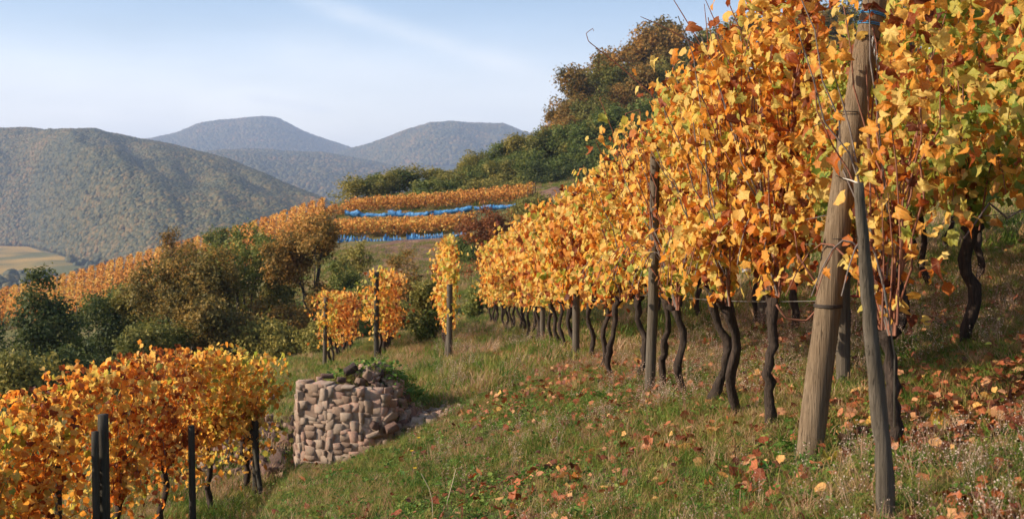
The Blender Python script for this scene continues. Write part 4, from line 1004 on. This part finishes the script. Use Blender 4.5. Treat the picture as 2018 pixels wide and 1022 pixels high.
up = [(1120, 195, 165, 80, 0), (1150, 140, 168, 95, 1), (1185, 112, 172, 95, 3), (1225, 105, 175, 100, 0), (1262, 92, 178, 100, 7), (1300, 62, 182, 110, 0), (1345, 48, 185, 120, 1), (1395, 52, 190, 120, 3), (1270, 135, 165, 90, 7), (1320, 110, 168, 90, 3), (1180, 180, 160, 80, 3),
      (1440, 60, 195, 120, 0), (1500, 40, 200, 130, 1), (1570, 30, 200, 130, 2), (1650, 10, 200, 140, 0), (1240, 175, 160, 80, 1), (1740, -10, 200, 150, 3), (1840, -20, 200, 150, 1), (1950, -30, 200, 150, 0), (1370, 130, 160, 100, 4), (1105, 235, 160, 60, 0)]
for i_, (px, top, Y, w, k) in enumerate(sorted(up)): ftree(px, top, Y, w*1.25, k, ['tall brown', 'tall rusty brown', 'dark green', 'tall olive', 'dark', 'green', 'olive', 'brown'][k]+' tree in the hilltop wood, %s from the left' % nth(i_+1), 'trees of the hilltop wood')
lowt = [(915, 318, 150, 60, 6), (945, 300, 152, 70, 3), (975, 285, 154, 75, 5), (1010, 270, 155, 80, 6), (1045, 272, 152, 80, 5), (1080, 258, 154, 90, 2), (1110, 250, 150, 90, 5), (1150, 240, 148, 100, 6), (1195, 225, 146, 100, 2), (1240, 215, 146, 110, 5), (1290, 200, 146, 110, 2),
        (1060, 300, 145, 80, 2), (1105, 298, 142, 90, 4), (1150, 290, 140, 95, 2), (1200, 280, 138, 100, 5), (1250, 270, 138, 100, 4), (1310, 240, 140, 110, 2), (1010, 305, 146, 70, 5), (965, 318, 146, 60, 2), (1380, 220, 140, 120, 4), (1090, 262, 152, 80, 6), (1130, 310, 136, 80, 4), (1460, 200, 140, 130, 2), (1560, 150, 140, 140, 5), (930, 330, 140, 60, 2), (960, 328, 139, 60, 5), (1000, 318, 138, 70, 6), (1045, 318, 137, 80, 2), (1085, 322, 134, 80, 4), (1160, 330, 132, 90, 4), (1210, 320, 130, 100, 2), (900, 332, 144, 50, 3)]
for i_, (px, top, Y, w, k) in enumerate(sorted(lowt)): ftree(px, top, Y, w*1.25, k+8, ['', '', 'bushy green', 'bushy olive', 'bushy dark', 'bushy green', 'bushy pale olive', ''][k]+' tree below the hilltop wood, %s from the left' % nth(i_+1), 'trees on the slope below the wood')

# ------------------------------------------------------------------ far vineyard rows and nets
def far_row(p0, p1, h, thick, lab, group, seed, dens=26, leaf=.12):
    p0 = np.array(p0); p1 = np.array(p1); L = np.linalg.norm(p1-p0); rg = np.random.default_rng(seed); n = int(L*dens*h); n = max(n, 60)
    t_ = rg.random(n); plant = 0.75+0.25*np.abs(np.sin(t_*L*math.pi/1.3+seed)); xy = p0+(p1-p0)*t_[:, None]; nrm = np.array([-(p1-p0)[1], (p1-p0)[0]])/L
    xy = xy+nrm*(rg.normal(size=n)*thick*.5)[:, None]; z = G(xy[:, 0], xy[:, 1])+h*(0.22+0.78*rg.beta(1.3, 1.0, n)*plant*(1+0.10*vnoise(t_*L*.5, seed)))
    P = np.stack([xy[:, 0], xy[:, 1], z], -1); N = rg.normal(size=(n, 3))*.6+np.array([-.4, -.5, .4]); B = basis(N, rg.normal(size=(n, 3)))
    o3 = np.array([p0[0], p0[1], gz(p0[0], p0[1])])
    V, F, U, Rn = scatter(QD, P-o3, B, leaf*rg.uniform(.7, 1.3, n), rg)
    r = thing('vine_row', tuple(o3), lab, 'vine row', group)
    o = obj('foliage', mesh('foliage', V, F, 'far_vines', uv=U, rnd=Rn), r); o['kind'] = 'stuff'
    g = Geo(); k = max(int(L/5), 1)
    for q in range(k+1):
        x, y = p0+(p1-p0)*q/k; z0 = gz(x, y); g.add(*tube([np.array([x, y, z0])-o3, np.array([x, y, z0+h*1.02])-o3], .05, 4, False))
    o = obj('stakes', g.build('stakes', 'grey_wood'), r); o['kind'] = 'stuff'
def bear(px, Y): return ((px-1009)/FPX*Y, Y)
# rows climbing the spur at the left (seen nearly end-on along the crest)
k = 0
for px in np.arange(-90, 640, 19):
    ctop = 143-0.02*px+3; bot = 96 if px > 120 else 100
    far_row(bear(px-9, bot), bear(px+3, ctop), 1.7, .36, 'orange vine row climbing the far spur, %s from the left' % nth(k+1), 'vine rows on the far spur', 1000+k, 26, .17); k += 1
for j, (Y, a, b) in enumerate([(121.6, 690, 1055), (119.8, 680, 1050), (118.0, 640, 1040), (104.6, 600, 940), (103.4, 620, 925), (102.2, 650, 905)]):
    lab = ['highest', 'second highest', 'lowest'][j % 3]+(' orange contour vine row above the upper blue net' if Y > 115 else ' orange contour vine row between the two blue nets')
    far_row(bear(a, Y), bear(b, Y-1), 1.5, .6, lab, 'vine rows above the upper net' if Y > 115 else 'vine rows between the nets', 1100+j, 95, .15)
def net(px0, px1, Y, pys, h, lab, seed, slump=0.5):
    """a slack roll of netting hung on the row; pys: [(px,py)] of its middle"""
    n = int((px1-px0)/2.0); px = np.linspace(px0, px1, n); py = np.interp(px, [a for a, _ in pys], [b for _, b in pys]); rg = np.random.default_rng(seed)
    V = []; F = []; S_ = 9; hh = 1.5*h*(0.55+0.6*np.abs(fbm(px/18+seed, px*0, 3))*1.6); dr = 2.2*fbm(px/11+seed*3, px*0+3, 3)
    tp = np.abs(np.sin((px-px0)/(px1-px0)*math.pi*slump*8))
    for i in range(n):
        c_ = np.array(tuple(at(px[i], py[i]+dr[i]+tp[i]*(9 if slump > .9 else 1.5), Y)))
        for j in range(S_):
            a = j/S_*2*math.pi; V.append(c_+np.array([0.05*rg.normal(), math.cos(a)*0.28, math.sin(a)*hh[i]*.5*(1+.15*rg.normal())]))
    for i in range(n-1):
        for j in range(S_): F.append((i*S_+j, i*S_+(j+1) % S_, (i+1)*S_+(j+1) % S_, (i+1)*S_+j))
    V = np.array(V); o3 = V[0].copy(); g = Geo(); g.add(V-o3, F); return obj('blue_net', g.build('blue_net', 'blue_net', True), None, tuple(o3), None, lab, 'net')
net(680, 790, 114.5, [(680, 419), (740, 424), (790, 421)], .50, 'left stretch of the upper blue vineyard net', 1)
net(765, 930, 113.8, [(765, 420), (800, 424), (860, 420), (925, 411)], .50, 'bright middle stretch of the upper blue vineyard net', 2)
net(935, 1045, 112.5, [(935, 410), (1000, 406), (1045, 399)], .36, 'pale thin right end of the upper blue vineyard net', 3)
net(666, 716, 99.5, [(666, 468), (716, 474)], .62, 'left sagging fold of the lower blue net', 4, 1)
net(712, 764, 99.2, [(712, 470), (764, 474)], .55, 'second sagging fold of the lower blue net', 5, 1)
net(760, 806, 99, [(760, 468), (806, 475)], .60, 'third sagging fold of the lower blue net', 6, 1)
net(802, 842, 98.8, [(802, 465), (842, 470)], .72, 'fourth sagging fold of the lower blue net', 7, 1)
net(838, 872, 98.5, [(838, 466), (872, 468)], .62, 'right sagging fold of the lower blue net', 8, 1)
net(893, 918, 97.5, [(893, 460), (918, 460)], .35, 'small blue net scrap left of the red shrub', 9, 1)
# reddish earth mound
px = np.linspace(1050, 1150, 26); tt = np.linspace(0, 1, 14); P, Q = np.meshgrid(px, tt)
Yv = 112+Q*16; topp = np.interp(P, [1050, 1065, 1090, 1125, 1150], [400, 378, 369, 371, 385]); X = (P-1009)/FPX*Yv
Z = G(X, Yv)-0.3; zt = np.array([pdir(a, b)[1] for a, b in zip(P.ravel(), topp.ravel())]).reshape(P.shape)*Yv
Z = Z+np.maximum(zt-Z, 0.2)*np.sin(np.clip(Q*1.35, 0, 1)*math.pi/2)*np.where(Q > .9, .4, 1)+.25*fbm(P/6, Q*9, 3)
i, j = np.meshgrid(np.arange(13), np.arange(25), indexing='ij'); F = np.stack([i*26+j, i*26+j+1, (i+1)*26+j+1, (i+1)*26+j], -1).reshape(-1, 4)
obj('earth_mound', mesh('earth_mound', np.stack([X, Yv, Z], -1).reshape(-1, 3), F, 'bare_soil', smooth=True), label='reddish bare earth mound below the wood', cat='earth mound')
# bare soil strip below the lower net
px = np.linspace(690, 900, 50); P, Q = np.meshgrid(px, np.linspace(0, 1, 20)); Yv = 74+Q*(22.5+1.5*np.sin(P/30)); X = (P-1009)/FPX*Yv
i, j = np.meshgrid(np.arange(19), np.arange(49), indexing='ij'); F = np.stack([i*50+j, i*50+j+1, (i+1)*50+j+1, (i+1)*50+j], -1).reshape(-1, 4)
obj('bare_slope', mesh('bare_slope', np.stack([X, Yv, G(X, Yv)+.12+.2*fbm(X, Yv, 2)], -1).reshape(-1, 3), F, 'bare_soil', smooth=True), kind='structure')

# ------------------------------------------------------------------ ground cover
def blade_tuft(seed, nb, h, spread, w, lean, m_, seg=3):
    rg = np.random.default_rng(seed); V = []; F = []; n = 0
    for _ in range(nb):
        a = rg.uniform(0, 6.28); r = spread*math.sqrt(rg.random()); b = np.array([math.cos(a)*r, math.sin(a)*r, -.01]); d = rg.uniform(0, 6.28); hh = h*rg.uniform(.5, 1.2); ln = lean*rg.uniform(.2, 1.3)*hh
        fa = d+1.57+rg.normal()*.5; sdv = np.array([math.cos(fa), math.sin(fa), 0])
        for q in range(seg):
            t_ = q/seg; c_ = b+np.array([math.cos(d)*ln*t_**1.8, math.sin(d)*ln*t_**1.8, hh*t_*(1-.25*t_*lean)]); ww = w*(1-t_*.7)
            V += [c_-sdv*ww, c_+sdv*ww]
        V.append(b+np.array([math.cos(d)*ln, math.sin(d)*ln, hh*(1-.25*lean)]))
        for q in range(seg-1): F.append((n+2*q, n+2*q+1, n+2*q+3, n+2*q+2))
        F.append((n+2*seg-2, n+2*seg-1, n+2*seg)); n += 2*seg+1
    return mesh('tuft', V, F, m_)
def weed(seed, nl, size, m_, h=.065):
    rg = np.random.default_rng(seed); P = rg.normal(size=(nl, 3))*np.array([.06, .06, .0]); P[:, 2] = rg.uniform(.01, h, nl)
    N = rg.normal(size=(nl, 3))*.5+np.array([0, 0, 1.]); o_ = P*1.0; T = o_+rg.normal(size=(nl, 3))*.05
    V, F, U, Rn = scatter([(np.array([[0, 0, 0], [.4, .35, .1], [.32, .8, .05], [0, 1., -.1], [-.32, .8, .05], [-.4, .35, .1]]), np.array([(0, 1, 2), (0, 2, 3), (0, 3, 4), (0, 4, 5)]), np.zeros((6, 2)))], P, basis(N, T), size*rg.uniform(.6, 1.3, nl), rg)
    return mesh('weed', V, F, m_, rnd=Rn)
def stalk(seed, h, nb, heads=True):
    rg = np.random.default_rng(seed); g = Geo()
    for _ in range(nb):
        a = rg.uniform(0, 6.28); l = rg.uniform(.1, .5)*h; top = np.array([math.cos(a)*l, math.sin(a)*l, h*rg.uniform(.6, 1.1)]); mid = top*.5+np.array([0, 0, .06*h])
        g.add(*tube([(0, 0, -.01), mid, top], [.0016, .0013, .0008], 3, False))
        for q in range(4):
            t_ = rg.uniform(.4, 1.0); b = top*t_; e = b+rg.normal(size=3)*.035+np.array([0, 0, .03]); g.add(*tube([b, e], [.0008, .0006], 3, False))
            if heads:
                V, F = ICO1; g.add(V*rg.uniform(.003, .0062)+e, [tuple(f) for f in F], .5, 1)
    return g.build('stalk', ['dry_weed', 'seed_head'], False)
TU = ([blade_tuft(i, 26, .060, .07, .0024, .9, 'grass_blade') for i in range(5)]+[blade_tuft(10+i, 20, .12, .05, .0024, .8, 'grass_blade') for i in range(2)])
TB = [blade_tuft(20+i, 60, .17, .28, .006, .8, 'grass_blade') for i in range(4)]
WD = [weed(i, 16, .028, 'weed_leaf') for i in range(4)]+[weed(10+i, 10, .055, 'weed_leaf', .08) for i in range(2)]
ST = [stalk(i, .26, 5) for i in range(4)]+[stalk(10+i, .38, 4) for i in range(2)]
def area(n, px0=-80, px1=2120, Y0=3.2, Y1=36, bias=1.0):
    """points over the near slope, thinning with distance"""
    u = rng.random(n); Y = Y0+(Y1-Y0)*u**(1.15 if bias else 1.0)
    px = rng.uniform(px0, px1, n); x = (px-1009)/FPX*Y; return x, Y
def masked(x, y, dens): keep = rng.random(len(x)) < dens; return x[keep], y[keep]
def plantit(name, x, y, src, s0, s1, lab, cat, tilt=.15, sink=0.0):
    n = len(x); z = G(x, y)-sink
    wallzone = (np.abs(x+1.95) < .55) & (y > 12.3) & (y < 12.9); wallzone |= (x > -4.9) & (x < -3.0) & (y > 16.2) & (y < 18.0) & (rng.random(n) < .4); k = ~wallzone; x, y, z = x[k], y[k], z[k]; n = len(x)
    gn_stuff(name, np.stack([x, y, z], -1), np.stack([rng.normal(size=n)*tilt, rng.normal(size=n)*tilt, rng.uniform(0, 6.28, n)], -1), rng.uniform(s0, s1, n), rng.integers(0, len(src), n), src, lab, cat)
x, y = area(120000, Y1=24); dn = np.clip(.58+1.15*fbm(x*.55, y*.55, 3), .12, 1); x, y = masked(x, y, dn); plantit('grass', x, y, TU, .6, 1.25, 'short mixed green and straw grass on the slope', 'grass')
x, y = area(22000, -200, 2100, 14, 60, 0); x, y = masked(x, y, np.clip(.7+.6*fbm(x*.35, y*.35, 3), .1, 1)); plantit('long_grass', x, y, TB, .6, 1.3, 'longer dry and green grass farther up and down the slope', 'grass')
x, y = area(30000, Y1=22); x, y = masked(x, y, np.clip(.5+1.9*fbm(x*.7+7, y*.7, 3)+.5*np.exp(-((x+0.2+.03*y)/1.3)**2), 0, 1)*(.45+.55*smoothstep((y-4)/5))); plantit('weeds', x, y, WD, .3, .8, 'patches of small green broad leaved weeds', 'weeds')
x, y = area(15000, Y1=24); x, y = masked(x, y, np.clip(.35+1.6*fbm(x*.45+31, y*.45+9, 3), 0, 1)*(0.4+0.6*smoothstep((y-4.5)/5))); plantit('dry_weeds', x, y, ST, .25, .75, 'dry brown weed stalks with tiny pale seed heads', 'weeds')
x, y = area(9000, 560, 1250, 58, 138, 0); k = ~(((y > 94) & (y < 101.5)) | ((y > 108) & (y < 116))); x = x[k]; y = y[k]; plantit('rough_grass', x, y, TB, 1.3, 2.4, 'rough olive grass on the far terraces and slope', 'grass')
# bushy weeds on the bank, mound and in the middle ground
rgb = rng
n = 650; x = rng.uniform(-2.2, -1.2, n); y = rng.uniform(13.1, 15.8, n); plantit('mound_weeds', x, y, WD+TU[:3], .8, 1.6, 'green weeds growing over the ruined wall', 'weeds')
x, y = area(900, 860, 1090, 15, 30, 0); x, y = masked(x, y, np.clip(.3+1.5*fbm(x*.6, y*.4, 3), 0, 1)); plantit('tall_dry_weeds', x, y, ST, .5, 1.1, 'taller dry weeds and seed heads near the far end of the row', 'weeds')
# leaf litter
n = 42000; x, y = area(n, 300, 2150, 3.4, 22); u = x-rowx(y); cl = fbm(x*1.1+3, y*1.1, 3); dens = np.clip((.20+1.0*np.exp(-((u-.8)/1.5)**2))*(.35+2.2*np.clip(cl, -.1, 1)), 0.02, 1); x, y = masked(x, y, dens); n = len(x)
P = np.stack([x, y, G(x, y)+rng.uniform(.015, .075, n)], -1); N = rng.normal(size=(n, 3))*.6+np.array([0, 0, 1.]); V, F, U, Rn = scatter(LD, P, basis(N, rng.normal(size=(n, 3))), rng.uniform(.018, .048, n), rng)
obj('leaf_litter', mesh('leaf_litter', V, F, 'litter', uv=U, rnd=Rn, smooth=True), kind='stuff', label='brown and red fallen vine leaves scattered in the grass', cat='leaf litter')
fl = [(1848, 1010, 4.55, .085, 'orange', 'large pale orange fallen leaf at the bottom right edge'), (1885, 950, 5.0, .09, 'russet', 'big dark brown fallen leaf above the pale orange one'),
      (1705, 865, 5.6, .09, 'russet', 'large curled brown leaf beside the split grey stake'), (930, 945, 9.2, .06, 'russet', 'small bright red fallen leaf in the green grass'), (1030, 905, 9.6, .07, 'russet', 'dark red fallen leaf in the open grass'),
      (1010, 855, 10.5, .06, 'orange', 'pale brown curled leaf near the middle of the slope'), (1048, 815, 11.5, .07, 'orange', 'pale flat leaf among green weeds'), (1135, 945, 8.5, .065, 'orange', 'pale pinkish leaf low in the middle grass'),
      (1158, 815, 11.2, .09, 'orange', 'yellow orange leaf standing upright in the grass'), (1640, 910, 5.9, .07, 'orange', 'pale leaf cluster right of the leaning post foot'), (1850, 835, 6.3, .08, 'russet', 'red brown leaf on bare soil under the second row'),
      (1330, 990, 7.0, .05, 'orange', 'small tan leaf near the bottom centre right'), (1700, 840, 5.8, .06, 'orange', 'yellowish leaf propped behind the split stake')]
for px, py, Y, s, pal, lab in fl:
    d = pdir(px, py); ys = np.linspace(3, 30, 800); zz = G(d[0]*ys, ys)-d[1]*ys; k = np.argmax(zz > 0); Y = float(ys[k]) if k else Y
    obj('fallen_leaf', HDM[pal][len(lab) % 12], None, tuple(at(px, py-4, Y-.02)), None, lab, 'leaf', 'fallen leaves', (rng.uniform(-.3, .9), rng.uniform(-.5, .5), rng.uniform(0, 6)), s)
# dandelion like flowers and long pale stems
for px, py, lab in ((811, 888, 'yellow dandelion flower on a thin stem in front of the wall'), (825, 862, 'smaller yellow dandelion behind the first'), (817, 922, 'tiny yellow flower low in the grass')):
    d = pdir(px, py+42); ys = np.linspace(3, 30, 800); zz = G(d[0]*ys, ys)-d[1]*ys; k = np.argmax(zz > 0); Y = float(ys[k]); b = Vector((d[0]*Y, Y, gz(d[0]*Y, Y))); t_ = at(px, py, Y)
    r = thing('dandelion', tuple(b), lab, 'flower'); rel = t_-b
    obj('stem', Geo().add(*tube([(0, 0, 0), tuple(rel*.5+Vector((.01, 0, 0))), tuple(rel)], .002, 5, False)).build('stem', 'stem_green'), r)
    g = Geo()
    for q in range(16):
        a = q/16*6.28; e = np.array([math.cos(a), math.sin(a), .25])*(.022 if q % 2 else .018); s2 = np.array([-math.sin(a), math.cos(a), 0])*.004
        g.add([np.array(rel), np.array(rel)+e*.6+s2, np.array(rel)+e, np.array(rel)+e*.6-s2], [(0, 1, 2, 3)])
    V, F = ICO1; g.add(V*.006+np.array(rel), [tuple(f) for f in F]); obj('flower_head', g.build('flower_head', 'dandelion_yellow'), r)
for pts, lab in (([(853, 1022), (852, 985), (846, 962), (830, 932)], 'long pale bent dry stem in the foreground grass'), ([(880, 1000), (882, 985), (892, 950), (898, 925)], 'pale dry stem right of the bent one'), ([(770, 882), (762, 872), (758, 862)], 'short pale stem at the foot of the wall')):
    d = pdir(*pts[0]); ys = np.linspace(3, 30, 800); zz = G(d[0]*ys, ys)-d[1]*ys; Y = float(ys[np.argmax(zz > 0)])
    obj('dry_stem', Geo().add(*tube(px_path(pts, Y), .0028, 5, False)).build('dry_stem', 'straw'), label=lab, cat='stem')
# ------------------------------------------------------------------ haze
HZ = (-9000, 9000, -9000, 9500, VALLEY-8, 455)
V = [(a, b, c) for a in HZ[0:2] for b in HZ[2:4] for c in HZ[4:6]]
F = [(0, 1, 3, 2), (4, 6, 7, 5), (0, 4, 5, 1), (2, 3, 7, 6), (0, 2, 6, 4), (1, 5, 7, 3)]
m, t, o = mat('haze'); pv = t.new('ShaderNodeVolumePrincipled'); pv.inputs['Color'].default_value = (0.56, 0.70, 1, 1); pv.inputs['Density'].default_value = 1.8e-4; pv.inputs['Anisotropy'].default_value = 0.0
t.l.new(pv.outputs[0], o.inputs['Volume'])
obj('haze', mesh('haze', V, F, 'haze'), kind='stuff')
print('OBJECTS', len(bpy.data.objects), 'TRIS', sum(len(m.loops)-2*len(m.polygons) for m in bpy.data.meshes))
